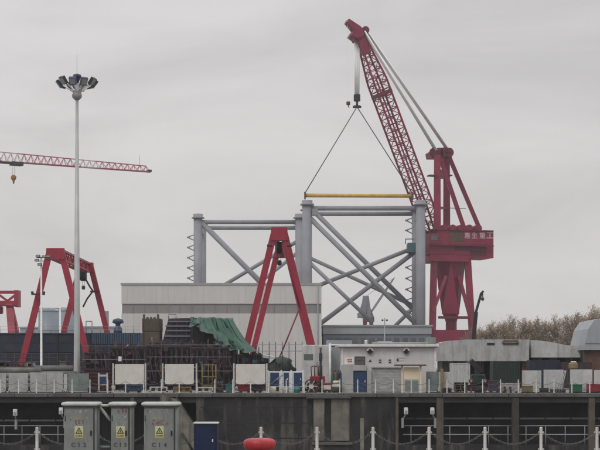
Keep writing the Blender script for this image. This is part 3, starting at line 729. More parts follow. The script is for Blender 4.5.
# red machinery, pale machinery, gas bottles
D = 143.5
t = thing('welding_set', (X(316, D), D + 0.7, 0), 'dark red welding set with pipe handles behind the hose reel', 'machine')
part('cabinet', MB().bev(X(310, D), X(325, D), D, D + 1.3, 0.3, Z(376, D), 0.06), M['red_box'], t)
part('skid', MB().box(X(309, D), X(326, D), D + 0.1, D + 1.2, 0, 0.298), M['dark_steel'], t)
for p in (311.5, 315, 319):
    part('handle', MB().path([W(p, 376, D + 0.2), W(p - 0.4, 367, D + 0.2), W(p + 3, 365.5, D + 0.2), W(p + 3, 376, D + 0.2)], 0.045), M['rust'], t)
part('vent', MB().box(X(312, D), X(319, D), D - 0.02, D - 0.001, 0.6, 1.0), M['black_steel'], t)
D = 139.4
t = thing('tool_cart', (X(327, D), D + 0.4, 0), 'small red and white tool cart at dock edge near the hut', 'cart')
part('tray', MB().bev(X(323.5, D), X(331, D), D, D + 0.8, 0.28, 0.72, 0.04), M['pale_clutter'], t)
part('lid', MB().bev(X(323.3, D), X(331.2, D), D - 0.02, D + 0.82, 0.725, 0.95, 0.06), M['red_box'], t)
for p in (325, 329.5): part('wheel', MB().tube((X(p, D), D - 0.06, 0.14), (X(p, D), D + 0.02, 0.14), 0.14, n=12), M['black_steel'], t)
D = 141.0
t = thing('bundle_stack', (X(336.5, D), D + 0.6, 0), 'stack of cream bundles beside the left end of the hut', 'bundles')
for i, (a, b, z0, z1) in enumerate(((331.5, 341, 0.0, 0.45), (332, 340.8, 0.452, 0.8), (333, 340.5, 0.802, 1.12))):
    part('bundle', MB().bev(X(a, D), X(b, D), D, D + 1.2, z0, z1, 0.1), M['dark_steel' if i == 0 else 'pale_clutter'], t)
D = 143.6
for i, (p, m, nm) in enumerate(((333.0, 'teal_box', 'teal'), (335.5, 'orange', 'orange'), (338.3, 'blue', 'blue'), (340.4, 'navy_light', 'navy'))):
    cc = (X(p, D), D, 0)
    t = thing('gas_cylinder', cc, nm + ' gas cylinder standing left of the hut', 'gas cylinder', 'gas cylinders by the hut')
    part('body', MB().lathe(cc, [(0.11, 0), (0.115, 0.03), (0.115, 1.75), (0.08, 1.88), (0.035, 1.93)], 12), M[m], t)
    part('valve', MB().lathe(cc, [(0.035, 1.92), (0.035, 2.0), (0.05, 2.01), (0.05, 2.08)], 8), M['dark_steel'], t)

# ------------------------------------------------------------------ white hut
HD = 142.2
hx0, hx1 = X(342, HD), X(435.5, HD); hz = Z(346.8, HD); HB = HD + 7.0
hut = thing('white_hut', ((hx0 + hx1) / 2, HD + 3.5, 0), 'low white hut with flat roof, blue door and two round black vents', 'building')
part('wall', MB().box(hx0, hx1, HD, HB, 0, hz), M['hut'], hut)
rf = part('roof', MB().bev(X(337, HD), X(438.5, HD), HD - 0.45, HB + 0.3, hz + 0.002, hz + 0.24, 0.02), M['white_steel'], hut)
part('fascia', MB().box(X(338, HD), X(437.5, HD), HD - 0.12, HD - 0.002, hz - 0.09, hz), M['hut_grey'], hut)
part('roof_vent', MB().lathe((X(366, HD + 1.5), HD + 1.5, 0), [(0.14, hz + 0.24), (0.14, hz + 0.55), (0.2, hz + 0.56), (0.05, hz + 0.68)], 10), M['white_steel'], rf)
part('roof_pipe', MB().tube((X(372, HD + 2), HD + 2, hz + 0.36), (X(428, HD + 2), HD + 2, hz + 0.36), 0.09, n=8), M['mast'], rf)
part('roof_unit', MB().bev(X(427, HD + 3), X(436, HD + 3), HD + 3, HD + 4.2, hz + 0.242, hz + 0.95, 0.03), M['panel_green'], rf)
part('roof_unit', MB().bev(X(378, HD + 4), X(392, HD + 4), HD + 4, HD + 5, hz + 0.242, hz + 0.6, 0.03), M['grey_shed'], rf)
# projecting grey lower fronts
part('lower_front', MB().box(hx0 + 0.004, X(353.2, HD), HD - 0.35, HD - 0.002, 0, Z(365, HD)), M['hut_grey'], hut)
part('lower_front', MB().box(X(353.2, HD) + 0.003, X(366, HD), HD - 0.352, HD - 0.002, Z(370.6, HD), Z(365, HD)), M['hut_grey'], hut)
part('lower_front', MB().box(X(366.8, HD), X(371, HD), HD - 0.35, HD - 0.002, 0, Z(370.5, HD)), M['hut_grey'], hut)
ds = part('door', MB().bev(X(353.6, HD), X(366.4, HD), HD - 0.20, HD - 0.13, 0.05, Z(371, HD), 0.012), M['blue'], hut)
part('handle', MB().box(X(364.6, HD), X(365.2, HD), HD - 0.27, HD - 0.201, 0.95, 1.15), M['white_steel'], ds)
part('hinge_strip', MB().box(X(353.7, HD), X(354.1, HD), HD - 0.215, HD - 0.201, 0.1, Z(371.5, HD)), M['dark_steel'], ds)
part('threshold', MB().box(X(353, HD), X(367, HD), HD - 0.7, HD - 0.36, 0, 0.06), M['coping'], hut)
# roller shutter made of slats
sx0, sx1 = X(371.6, HD), X(401.5, HD); z = 0.05; i = 0; sl0 = None
while z < Z(368, HD):
    if sl0 is None: sl0 = part('shutter_slat', MB().bev(sx0, sx1, HD - 0.12, HD - 0.07, z, z + 0.145, 0.015), M['panel_grey'], hut); zf = z
    else: share(sl0, hut, (0, 0, z - zf))
    z += 0.15
part('shutter_box', MB().box(sx0 - 0.05, sx1 + 0.05, HD - 0.3, HD - 0.002, Z(368, HD) + 0.02, Z(366.6, HD)), M['hut_grey'], hut)
part('shutter_rail', MB().box(sx0 - 0.07, sx0 - 0.005, HD - 0.16, HD - 0.003, 0, Z(368, HD)), M['white_steel'], hut)
part('shutter_rail', MB().box(sx1 + 0.005, sx1 + 0.07, HD - 0.16, HD - 0.003, 0, Z(368, HD)), M['white_steel'], hut)
# window with bars
wx0, wx1, wz0, wz1 = X(355.2, HD), X(364.6, HD), Z(364.3, HD), Z(357, HD)
wi = part('window', MB().box(wx0, wx1, HD - 0.015, HD - 0.003, wz0, wz1), M['glass'], hut)
wf = MB()
for a, b, c, d in ((wx0 - .05, wx1 + .05, wz1, wz1 + .05), (wx0 - .05, wx1 + .05, wz0 - .05, wz0), (wx0 - .05, wx0, wz0, wz1), (wx1, wx1 + .05, wz0, wz1)): wf.box(a, b, HD - 0.05, HD - 0.004, c, d)
part('frame', wf, M['rust'], wi)
for k in (1, 2): part('bar', MB().box(wx0 + (wx1 - wx0) * k / 3 - 0.02, wx0 + (wx1 - wx0) * k / 3 + 0.02, HD - 0.035, HD - 0.016, wz0, wz1), M['rust'], wi)
part('bar', MB().box(wx0, wx1, HD - 0.036, HD - 0.017, (wz0 + wz1) / 2 - 0.02, (wz0 + wz1) / 2 + 0.02), M['rust'], wi)
# white notice with red marks left of the window
nb = part('notice', MB().box(X(343.4, HD), X(353.8, HD), HD - 0.03, HD - 0.003, Z(364.2, HD), Z(356.8, HD)), M['white_steel'], hut)
rm = MB(); 
for r_ in (0, 1):
    for c_ in (0, 1):
        rm.box(X(347.6 + c_ * 2.4, HD), X(349.6 + c_ * 2.4, HD), HD - 0.034, HD - 0.0305, Z(362.4 - r_ * 1.9, HD) , Z(361 - r_ * 1.9, HD))
part('red_marks', rm, M['red_sign'], nb)
# two round extractor vents: black fan opening under a white hood
for p in (370, 406.3):
    c = W(p, 351.3, HD)
    v = part('round_vent', MB().tube((c.x, HD - 0.16, c.z), (c.x, HD - 0.003, c.z), 0.29, n=24), M['black_steel'], hut)
    n_ = 14; pts = []
    hm = MB(); vs = []
    for k in range(n_ + 1):
        a = math.pi * k / n_
        for (R, y) in ((0.30, HD - 0.003), (0.33, HD - 0.22), (0.16, HD - 0.24)):
            vs.append((c.x + R * math.cos(a), y, c.z + 0.05 + R * math.sin(a)))
    fs = [(3 * k + j, 3 * k + j + 1, 3 * k + j + 4, 3 * k + j + 3) for k in range(n_) for j in (0, 1)]
    part('hood', hm.add(vs, fs, True), M['white_steel'], v)
    part('grille', ring(MB(), Vector((c.x, 0, c.z)), 0.27, 0.02, HD - 0.17), M['mast'], v)
# small notices and the pale emblem
def notice(p0, p1, y0, y1, m, nm='notice', dy=0.02):
    return part(nm, MB().box(X(p0, HD), X(p1, HD), HD - dy, HD - 0.003, Z(y1, HD), Z(y0, HD)), M[m], hut)
part('triangle_notice', MB().prism([W(368.6, 362, HD - .003), W(371.8, 362, HD - .003), W(370.2, 359, HD - .003)], (0, -0.02, 0)), M['dark_steel'], hut)
for p in (378.6, 388.4):
    a = notice(p, p + 3, 359.2, 363.4, 'hut_grey')
    part('print', MB().box(X(p + .4, HD), X(p + 2.6, HD), HD - 0.024, HD - 0.0205, Z(360.8, HD), Z(359.6, HD)).box(X(p + .4, HD), X(p + 2.6, HD), HD - 0.024, HD - 0.0205, Z(363, HD), Z(361.8, HD)), M['dark_steel'], a)
notice(397, 406, 357.6, 358.5, 'hut_grey', 'bracket'); notice(396.8, 398.4, 358.7, 361, 'dark_steel', 'bracket', 0.08); notice(398.6, 404, 360.4, 361, 'hut_grey', 'bracket')
notice(383, 387, 351.5, 354.5, 'panel_pale', 'faded_emblem', 0.006)
part('corner_post', MB().box(hx1 - 0.12, hx1 + 0.06, HD - 0.06, HD - 0.001, 0, hz - 0.1), M['white_steel'], hut)
part('corner_post', MB().box(hx0 - 0.06, hx0 + 0.09, HD - 0.06, HD - 0.001, Z(364.9, HD), hz - 0.1), M['white_steel'], hut)

# ------------------------------------------------------------------ halls and sheds behind
D = 250.0
hx0, hx1, hz = X(121.5, D), X(321.5, D), Z(283, D); HBk = D + 55
hall = thing('assembly_hall', ((hx0 + hx1) / 2, D + 27, 0), 'long pale flat-roofed assembly hall with a grey band behind the red A-frame', 'building')
zb0, zb1 = Z(313.5, D), Z(304, D)
part('wall', MB().box(hx0, hx1, D, HBk, 0, zb0 - 0.002), M['hall'], hall)
part('wall', MB().box(hx0, hx1, D, HBk, zb1 + 0.002, hz - 0.35), M['hall'], hall)
part('band', MB().box(hx0 + 0.1, hx1 - 0.1, D + 0.15, HBk - 0.1, zb0, zb1), M['hall_band'], hall)
rf = part('roof', MB().box(hx0 - 0.15, hx1 + 0.15, D - 0.15, HBk + 0.15, hz - 0.348, hz), M['hall_cap'], hall)
# ribbed cladding sheets, proud of the wall, and band mullions
n = 34; w = (hx1 - hx0) / n
a0 = b0 = c0 = None
for i in range(n):
    if i == 0:
        a0 = part('cladding_sheet', MB().box(hx0 + 0.006, hx0 + w - 0.006, D - 0.03, D - 0.002, 0.3, zb0 - 0.1), M['hall'], hall)
        b0 = part('cladding_sheet', MB().box(hx0 + 0.006, hx0 + w - 0.006, D - 0.03, D - 0.002, zb1 + 0.1, hz - 0.4), M['hall'], hall)
    else:
        share(a0, hall, (i * w, random.uniform(-0.012, 0.012), 0)); share(b0, hall, (i * w, random.uniform(-0.012, 0.012), 0))
for i in range(0, n + 1, 2):
    xx = hx0 + i * w
    if c0 is None: c0 = part('mullion', MB().box(xx + 0.1, xx + 0.18, D + 0.08, D + 0.148, zb0, zb1), M['hall_band'], hall)
    else: share(c0, hall, (i * w - 0.2, 0, 0))
part('drainpipe', MB().tube((hx1 - 0.6, D - 0.2, 0), (hx1 - 0.6, D - 0.2, hz - 0.4), 0.1, n=6), M['hall_cap'], hall)

D = 285.0
sx0, sx1, sz = X(323.5, D), X(431, D), Z(325, D)
shed = thing('grey_shed', ((sx0 + sx1) / 2, D + 12, 0), 'low blue-grey shed in front of the grey steel jacket', 'building')
part('wall', MB().box(sx0, sx1, D, D + 24, 0, Z(334, D)), M['grey_shed_dark'], shed)
part('upper_wall', MB().box(sx0 - 0.1, sx1 + 0.1, D - 0.25, D + 24.2, Z(334, D) + 0.002, sz - 0.3), M['grey_shed'], shed)
part('roof', MB().box(sx0 - 0.3, sx1 + 0.3, D - 0.5, D + 24.5, sz - 0.298, sz), M['hall_cap'], shed)
c0 = None
for i in range(12):
    xx = sx0 + 0.8 + i * (sx1 - sx0 - 1.5) / 12
    if c0 is None: c0 = part('window', MB().box(xx, xx + 1.0, D - 0.06, D - 0.002, Z(343, D), Z(338, D)), M['glass'], shed); xf = xx
    else: share(c0, shed, (xx - xf, 0, 0))

# pale container and grey block between reel and hut
D = 150.0
t = thing('site_cabin', (X(313, D), D + 1.5, 0), 'pale grey site cabin with dark slot window behind the hose reel', 'cabin')
part('body', MB().bev(X(302, D), X(329, D), D, D + 3, 0.2, Z(345, D), 0.04), M['panel_pale'], t)
part('skid', MB().box(X(303, D), X(328, D), D + 0.2, D + 2.8, 0, 0.198), M['dark_steel'], t)
part('slot_window', MB().box(X(304, D), X(313, D), D - 0.03, D - 0.002, Z(360, D), Z(354, D)), M['glass'], t)
part('door', MB().box(X(316, D), X(322, D), D - 0.03, D - 0.002, 0.25, Z(362, D)), M['panel_grey'], t)
D = 152.0
t = thing('shipping_container', (X(338, D), D + 3, 0), 'faded blue and red container behind the left end of the hut', 'container')
part('body', MB().box(X(327, D), X(352, D), D, D + 6, 0.15, Z(339.5, D)), M['grey_shed'], t)
part('base_frame', MB().box(X(327, D) - .02, X(352, D) + .02, D - 0.02, D + 6.02, 0.0, 0.148), M['dark_steel'], t)
part('top_rail', MB().box(X(327, D) - .03, X(352, D) + .03, D - 0.05, D + 6.05, Z(339.5, D) + .002, Z(338.5, D)), M['navy_light'], t)
part('red_band', MB().box(X(327.5, D), X(351.5, D), D - 0.02, D - 0.002, Z(347, D), Z(345.5, D)), M['red_box'], t)
c0 = None
for i in range(12):
    xx = X(327.6, D) + i * 0.2
    if c0 is None: c0 = part('corrugation', MB().box(xx, xx + 0.1, D - 0.04, D - 0.001, 0.2, Z(348, D)), M['grey_shed'], t)
    else: share(c0, t, (i * 0.2, 0, 0))

# ------------------------------------------------------------------ navy ship hull at left
D = 205.0
nx0, nx1, nz = X(-110, D), X(142, D), Z(333.5, D)
hull = thing('ship_hull', ((nx0 + nx1) / 2, D + 6, 0), 'long dark navy ship hull behind the left hoardings', 'ship')
part('keel_block', MB().box(nx0 + 4, nx1 - 2, D + 2, D + 10, 0, 0.6), M['dark_steel'], hull)
nst = 5; zs = [0.6 + (nz - 0.6) * i / nst for i in range(nst + 1)]
for i in range(nst):
    part('strake', MB().box(nx0, nx1 - (0.8 - 0.16 * i) * 2, D - 0.05 * (i % 2) + 0.1 * (nst - i) / nst, D + 12, zs[i] + 0.001, zs[i + 1] - 0.05), M['navy'], hull)
part('deck', MB().box(nx0, nx1 - 0.2, D - 0.15, D + 12.1, nz - 0.048, nz + 0.10), M['navy_light'], hull)
bw0 = None
for i in range(22):
    xx = X(92, D) + i * (nx1 - X(92, D)) / 22
    if bw0 is None: bw0 = part('bulwark_panel', MB().box(xx + 0.03, xx + 0.26, D - 0.2, D - 0.152, Z(344, D), nz - 0.06), M['navy_light'], hull); xf = xx
    else: share(bw0, hull, (xx - xf, 0, 0))
rail = MB()
for z in (0.5, 1.0): rail.tube((nx0, D + 0.1, nz + z), (nx1 - 0.3, D + 0.1, nz + z), 0.03, n=4)
part('rail', rail, M['mast'], hull)
p0 = None
for i in range(30):
    xx = nx0 + 0.4 + i * (nx1 - nx0 - 1) / 29.5
    if p0 is None: p0 = part('stanchion', MB().tube((xx, D + 0.1, nz + 0.1), (xx, D + 0.1, nz + 1.0), 0.035, n=5), M['mast'], hull); xf = xx
    else: share(p0, hull, (xx - xf, 0, 0))
fr0 = None
for i in range(7):
    xx = nx0 + 1.2 + i * (nx1 - nx0 - 4) / 7
    if fr0 is None: fr0 = part('side_frame', MB().box(xx - 0.06, xx + 0.06, D - 0.14, D + 0.1, 0.8, nz - 0.06), M['navy'], hull); xf = xx
    else: share(fr0, hull, (xx - xf, 0, 0))
part('deck_pump', MB().lathe((X(118, D + 4), D + 4, nz + 0.1), [(0.6, 0), (0.6, 0.7), (0.35, 0.9), (0.35, 1.3), (0.8, 1.5), (0.7, 1.9), (0.2, 2.1)], 12), M['navy_light'], hull)
part('deck_frame', MB().path([(X(86, D + 8), D + 8, nz + 0.1), (X(86, D + 8), D + 8, nz + 1.9), (X(92, D + 8), D + 8, nz + 1.9), (X(92, D + 8), D + 8, nz + 0.1)], 0.08), M['mast'], hull)

# ------------------------------------------------------------------ dark hull blocks with ribs
def hull_block(p0, p1, y0, D, depth, label, seed, m='block', mr='block_rib', step=0.55, decks=3):
    rnd = random.Random(seed)
    x0, x1, z1 = X(p0, D), X(p1, D), Z(y0, D)
    t = thing('hull_block', ((x0 + x1) / 2, D + depth / 2, 0), label, 'ship section', 'dark ship sections on the far quay')
    part('shell_plate', MB().box(x0, x1, D + 0.7, D + depth, 0.5, z1), M[m], t)
    part('cradle', MB().box(x0 + 0.4, x1 - 0.4, D + 0.9, D + depth - 0.4, 0, 0.498), M['dark_steel'], t)
    x = x0 + 0.12; f0 = None
    while x < x1 - 0.1:
        if f0 is None: f0 = part('rib', MB().box(x - 0.02, x + 0.02, D + 0.3, D + 0.698, 0.52, z1 - 0.05).box(x - 0.09, x + 0.09, D + 0.26, D + 0.298, 0.52, z1 - 0.05), M[mr], t); xf = x
        else:
            c = share(f0, t, (x - xf, rnd.uniform(-0.02, 0.1), 0))
        x += step
    for i in range(decks):
        z = 0.55 + (z1 - 0.6) * i / max(1, decks - 1)
        part('deck_edge', MB().box(x0, x1, D + 0.12, D + 0.255, z - 0.09, z + 0.05), M[mr], t)
    hz0 = None
    for i in range(9):       # loose pipes, hoses and plates leaning on the ribs
        xa = rnd.uniform(x0 + 0.3, x1 - 0.3); za = rnd.uniform(z1 * 0.5, z1 - 0.2)
        part('leaning_pipe', MB().tube((xa, D + 0.08, za), (xa + rnd.uniform(-1.2, 1.2), D - rnd.uniform(0.1, 0.5), rnd.uniform(0.0, 0.8)), rnd.uniform(0.03, 0.06), n=5), M[rnd.choice(['block_rib', 'block_rib', 'block_purple', 'dark_steel', 'block_purple', 'red_primer'])], t)
    for i in range(int((p1 - p0) / 2.2)):     # uneven fittings along the top edge
        xa = rnd.uniform(x0 + 0.2, x1 - 0.5); w_ = rnd.uniform(0.1, 0.6); h_ = rnd.uniform(0.12, 0.75) * (0.4 + 0.6 * rnd.random()); ya = D + rnd.uniform(0.75, 2.0)
        if rnd.random() < 0.45: part('top_fitting', MB().tube((xa, ya, z1 + 0.002), (xa + rnd.uniform(-.3, .3), ya, z1 + h_ * 1.6), rnd.uniform(0.03, 0.07), n=5), M[rnd.choice(['block_rib', 'rust', 'dark_steel', 'mast'])], t)
        else: part('top_fitting', MB().bev(xa, xa + w_, ya, ya + 0.5, z1 + 0.002, z1 + h_, 0.03), M[rnd.choice(['block_rib', 'block', 'block_purple', 'red_primer', 'rust'])], t)
    for i in range(int((p1 - p0) / 3)):       # brackets, pads and stowed gear on the ribs
        xa = rnd.uniform(x0 + 0.2, x1 - 0.7); za = rnd.uniform(0.6, z1 - 0.6)
        part('rib_fitting', MB().bev(xa, xa + rnd.uniform(0.15, 0.7), D - rnd.uniform(0.05, 0.3), D + 0.11, za, za + rnd.uniform(0.1, 0.5), 0.03), M[rnd.choice(['block_rib', 'block_purple', 'red_primer', 'rust', 'block', 'navy_light'])], t)
    return t
hull_block(84, 110, 352, 156, 4, 'low dark rusty hull block right of the tall mast', 3)
hull_block(110.5, 143, 347, 157, 5, 'dark ribbed hull block behind the first white board', 4)
hull_block(143.5, 190, 345.5, 155, 6, 'dark ribbed hull block below the brown plate tower', 5)
hull_block(190.5, 236, 347, 154.5, 5, 'dark ribbed hull block beneath the green tarpaulin', 6)
hull_block(236.5, 268, 354, 154, 4, 'lower dark hull block under the tail of the green tarpaulin', 8)
# brown plate tower with notched top
D = 161.5
x0, x1, z1 = X(142.5, D), X(159.8, D), Z(318.5, D)
t = thing('plate_tower', ((x0 + x1) / 2, D + 1.5, 0), 'brown rusty plate tower with notched top edge', 'steel tower')
part('front_plate', MB().box(x0, x1, D, D + 3, 0, Z(331, D)), M['brown_tower'], t)
part('upper_plate', MB().box(x0 - 0.04, x1 + 0.04, D - 0.06, D + 3.02, Z(331, D) + 0.002, z1), M['brown_tower'], t)
for i in range(5):
    xx = x0 + 0.1 + i * (x1 - x0 - 0.35) / 4
    part('lug', MB().box(xx - 0.06, xx + 0.16, D, D + 0.3, z1 + 0.001, z1 + 0.16 + 0.3 * (i in (0, 4))), M['brown_tower'], t)
part('stiffener', MB().box(x0, x0 + 0.1, D - 0.12, D - 0.062, 0.2, z1), M['rust'], t)
part('stiffener', MB().box(x1 - 0.1, x1, D - 0.12, D - 0.062, 0.2, z1), M['rust'], t)
# purple trapezoid section
D = 161.8
t = thing('bow_section', (X(176, D), D + 2.5, 0), 'purple-grey tapering ship section left of the green tarpaulin', 'ship section')
part('shell', MB().prism([W(160.4, 390, D), W(160.4, 341, D), W(163, 340, D), W(168.5, 318.5, D), W(191, 318, D), W(191, 390, D)], (0, 5, 0)), M['block_purple'], t)
for a, b, y in ((168.5, 190.6, 321.5), (167, 190.6, 330.5), (165.5, 190.6, 326), (164.5, 190.6, 336)):
    part('stringer', MB().box(X(a, D), X(b, D), D - 0.22, D - 0.002, Z(y, D) - 0.09, Z(y, D) + 0.06), M['grey_shed_dark'], t)
for p in (172, 177, 182, 187): part('frame', MB().box(X(p, D) - 0.05, X(p, D) + 0.05, D - 0.16, D - 0.002, Z(341, D), Z(319, D)), M['block_purple'], t)
part('top_rail', MB().path([W(168.5, 318.5, D), W(168.5, 314, D), W(176, 314.5, D), W(176, 318.5, D)], 0.05), M['mast'], t)

# green tarpaulin draped over the dark frame
t = thing('tarp_frame', (X(208, 160), 160, 0), 'dark steel frame carrying the green tarpaulin', 'frame')
for p in (192, 203, 214, 226):
    part('upright', MB().box(X(p, 160) - 0.1, X(p, 160) + 0.1, 159.9, 160.1, 0, Z(319.5, 160)), M['dark_steel'], t)
    part('rear_upright', MB().box(X(p, 164) - 0.1, X(p, 164) + 0.1, 163.9, 164.1, 0, Z(319.5, 160)), M['dark_steel'], t)
part('back_plate', MB().box(X(191.5, 162), X(228, 162), 162, 162.2, 0, Z(320.5, 162)), M['block'], t)
part('top_frame', MB().box(X(191, 160), X(229, 160), 159.8, 164.2, Z(319.4, 160), Z(318.6, 160)), M['dark_steel'], t)
rnd = random.Random(11)
NU, NV = 64, 40; vs = []
TL = ((0, 190, 326), (.2, 199, 325), (.32, 205.5, 331), (.45, 213, 340), (.6, 224, 346.5), (.78, 240, 351), (1, 257.5, 353))
def tarp_low(u):
    for (a, x0, y0), (b, x1, y1) in zip(TL, TL[1:]):
        if u <= b: k = (u - a) / (b - a); return x0 + (x1 - x0) * k, y0 + (y1 - y0) * k
    return TL[-1][1:]
def tarp_pt(u, v):
    # u: across from the left end to the right end; v: 0 = rear edge on top, 0.18 = top front edge, 1 = free lower edge
    ph = u * 30 + 1.6 * math.sin(u * 9)
    topx = 190.3 + 41.7 * u; topy = 316.9 + 1.0 * math.sin(u * math.pi * 3) * 0.5 + 0.6 * u
    if v < 0.18:
        k = v / 0.18
        return W(topx, topy, 160.0 - 0.35) + Vector((0, 4.6 * (1 - k), -0.05 * math.sin(k * 9 + ph) - 0.05))
    k = (v - 0.18) / 0.82
    # lower edge runs from a short left hang to a long tail at right
    lowx, lowy = tarp_low(u)
    px = topx + (lowx - topx) * k ** 1.0
    sagk = k ** 0.86
    py = topy + (lowy - topy) * sagk + 2.2 * math.sin(math.pi * k) * u
    d = 159.65 - 6.3 * k * (0.15 + 0.85 * u)
    fold = 0.48 * math.sin(ph + 2.3 * k) * (0.35 + k) + 0.22 * math.sin(ph * 2.7 - 3 * k) + 0.07 * math.sin(ph * 5.1 + 7 * k)
    return W(px, py + 0.55 * math.sin(ph * 1.9 + 1) * k, d) + Vector((0.5 * fold, -1.0 * abs(fold) - 0.02, 0.25 * fold))
for j in range(NV + 1):
    for i in range(NU + 1): vs.append(tarp_pt(i / NU, j / NV))
fs = [(j * (NU + 1) + i, j * (NU + 1) + i + 1, (j + 1) * (NU + 1) + i + 1, (j + 1) * (NU + 1) + i) for j in range(NV) for i in range(NU)]
solo('tarpaulin', MB().add(vs, fs, True), M['tarp'], 'big creased green tarpaulin sloping down to the right', 'tarpaulin')

# scaffolding in front of the blocks
def scaffold(p0, p1, D, ytops, step, label, m='block_rib', m2='mast'):
    t = thing('scaffold', (X((p0 + p1) / 2, D), D, 0), label, 'scaffold')
    top = Z(min(ytops) - 2.5, D); s0 = None; p = p0
    while p <= p1:
        if s0 is None: s0 = part('standard', MB().tube((X(p, D), D, 0), (X(p, D), D, top), 0.035, n=5), M[m], t); pf = p
        else: share(s0, t, (X(p, D) - X(pf, D), 0, 0))
        p += step
    for y in ytops: part('ledger', MB().tube((X(p0, D), D - 0.05, Z(y, D)), (X(p1, D), D - 0.05, Z(y, D)), 0.03, n=5), M[m2], t)
    return t
scaffold(82, 146, 151.5, (359.5, 346, 372), 13.5, 'thin pipe scaffold before the blocks at left of first white board', 'block_rib', 'grey_shed_dark')
scaffold(147, 232, 151, (357, 345, 371), 14.5, 'thin pipe scaffold before the blocks behind second white board', 'block_rib', 'grey_shed_dark')
t = scaffold(256, 303, 150.5, (344.3, 351, 372), 6.6, 'black pipe scaffold with walkway rail below the red A-frame', 'black_steel', 'mast')
# dark round net-covered tank and mound behind the scaffold
D = 152.2
t = thing('netted_mound', (X(280.5, D), D + 1, 0), 'dark lumpy mound under black netting behind the blue locker doors', 'mound')
mn = MB().ell((X(280, D), D + 1.2, 1.3), 1.5, 1.3, 2.15, 28, 18)
rr = random.Random(9)
for q in range(len(mn.v)):
    p = mn.v[q]; w_ = 0.16 * math.sin(p.x * 4.1 + p.z * 2.3) + 0.12 * math.sin(p.z * 5.7 - p.x * 3.0) + rr.uniform(-0.06, 0.06)
    mn.v[q] = Vector((p.x + w_, p.y + w_ * 0.7, max(0.0, p.z + w_ * 0.6)))
part('net_cover', mn, M['dark_green'], t)
for a, b in ((271, 289), (274, 291), (276, 286)):
    part('lashing', MB().path([W(a, 372, D - .3), W((a + b) / 2, 355, D - .35), W(b, 372, D - .3)], 0.03), M['thin_rope'], t)
D = 153
t = thing('plate_pile', (X(262, D), D + 1, 0), 'pile of dark plates and pale sheet at the tarpaulin tail', 'steel pile')
rr = random.Random(5)
for i in range(7):
    z = 0.0 + i * 0.32
    a = 256 + rr.uniform(0, 3); part('plate', MB().bev(X(a, D), X(272 - rr.uniform(0, 3), D), D - rr.uniform(0.0, 0.4), D + 2, z, z + 0.31, 0.02), M[rr.choice(['block', 'block_rib', 'dark_green', 'dark_steel'])], t)
part('pale_sheet', MB().prism([W(262, 354.5, D - .5), W(274, 357, D - .5), W(274, 359, D - .5), W(262, 357.5, D - .5)], (0, 1.2, 0.1)), M['panel_pale'], t)

# low pipe and rubble stacks along the left, behind the grey hoardings
def pipe_stack(p0, p1, D, rows, r, m, label):
    x0, x1 = X(p0, D), X(p1, D)
    t = thing('pipe_stack', ((x0 + x1) / 2, D, 0), label, 'pipes')
    for x in (x0 + 0.8, x1 - 0.8): part('bearer', MB().box(x - 0.1, x + 0.1, D - 0.2, D + rows * 2 * r + 0.2, 0, 0.2), M['rust'], t)
    rr = random.Random(int(p0)); z = 0.2 + r
    for k in range(rows):
        for j in range(rows - k):
            y = D + r + (2 * j + k) * r
            dx = rr.uniform(-0.6, 0.6)
            part('pipe', MB().tube((x0 + dx, y, z), (x1 + dx, y, z), r * 0.97, n=12), M[m], t)
        z += r * 1.74
pipe_stack(-6, 36, 150, 4, 0.30, 'pipe_grey', 'stack of grey pipes behind the leftmost hoardings')
pipe_stack(37, 76, 152, 4, 0.33, 'pipe_green', 'stack of grey-green pipes behind the widest hoarding')
D = 148.5
t = thing('steel_beam_pile', (X(98, D), D + 0.8, 0), 'pile of dark red primed beams between mast and first white board', 'beams')
for i in range(6):
    z = i * 0.36
    m_ = M['red_primer']
    for j in range(3):
        y = D + j * 0.5
        part('beam', MB().box(X(83 + (i * 7 + j * 3) % 4, D), X(111 - (i * 5 + j) % 5, D), y, y + 0.3, z, z + 0.05).box(X(84, D), X(110, D), y + 0.12, y + 0.18, z + 0.052, z + 0.27).box(X(83.4, D), X(111, D), y, y + 0.3, z + 0.272, z + 0.34), m_, t)
D = 147.6
t = thing('meter_box', (X(120, D), D, 0), 'small pale box on a thin post above the first white board', 'box')
part('post', MB().tube((X(120, D), D, 0), (X(120, D), D, Z(361, D)), 0.05, n=6), M['dark_steel'], t)
part('box', MB().bev(X(118.4, D), X(121.6, D), D - 0.15, D + 0.1, Z(361.4, D), Z(356.6, D), 0.03), M['white_steel'], t)

# walkway with rails and stowed gear in front of the navy hull
D = 196.0
t = thing('yard_walkway', (X(35, D), D, 0), 'rusty pipe walkway with gear before the navy hull at left', 'walkway')
rr = random.Random(21); x0, x1 = X(-20, D), X(92, D)
for z in (3.0, 3.55, 4.1): part('rail', MB().tube((x0, D, z), (x1, D, z), 0.05, n=5), M['block_rib'], t)
part('deck', MB().box(x0, x1, D, D + 1.2, 2.3, 2.45), M['rust'], t)
for i in range(14):
    xx = x0 + (x1 - x0) * i / 13; part('post', MB().tube((xx, D, 0), (xx, D, 4.1), 0.06, n=5), M['block_rib'], t)
for i in range(22):
    xx = rr.uniform(x0, x1 - 1); w_ = rr.uniform(0.2, 1.1); h_ = rr.uniform(0.15, 0.9)
    part('gear', MB().bev(xx, xx + w_, D + 0.15, D + 1.0, 2.452, 2.452 + h_, 0.03), M[rr.choice(['rust', 'navy_light', 'dark_steel', 'pipe_grey', 'block_purple', 'hut_grey', 'red_primer'])], t)

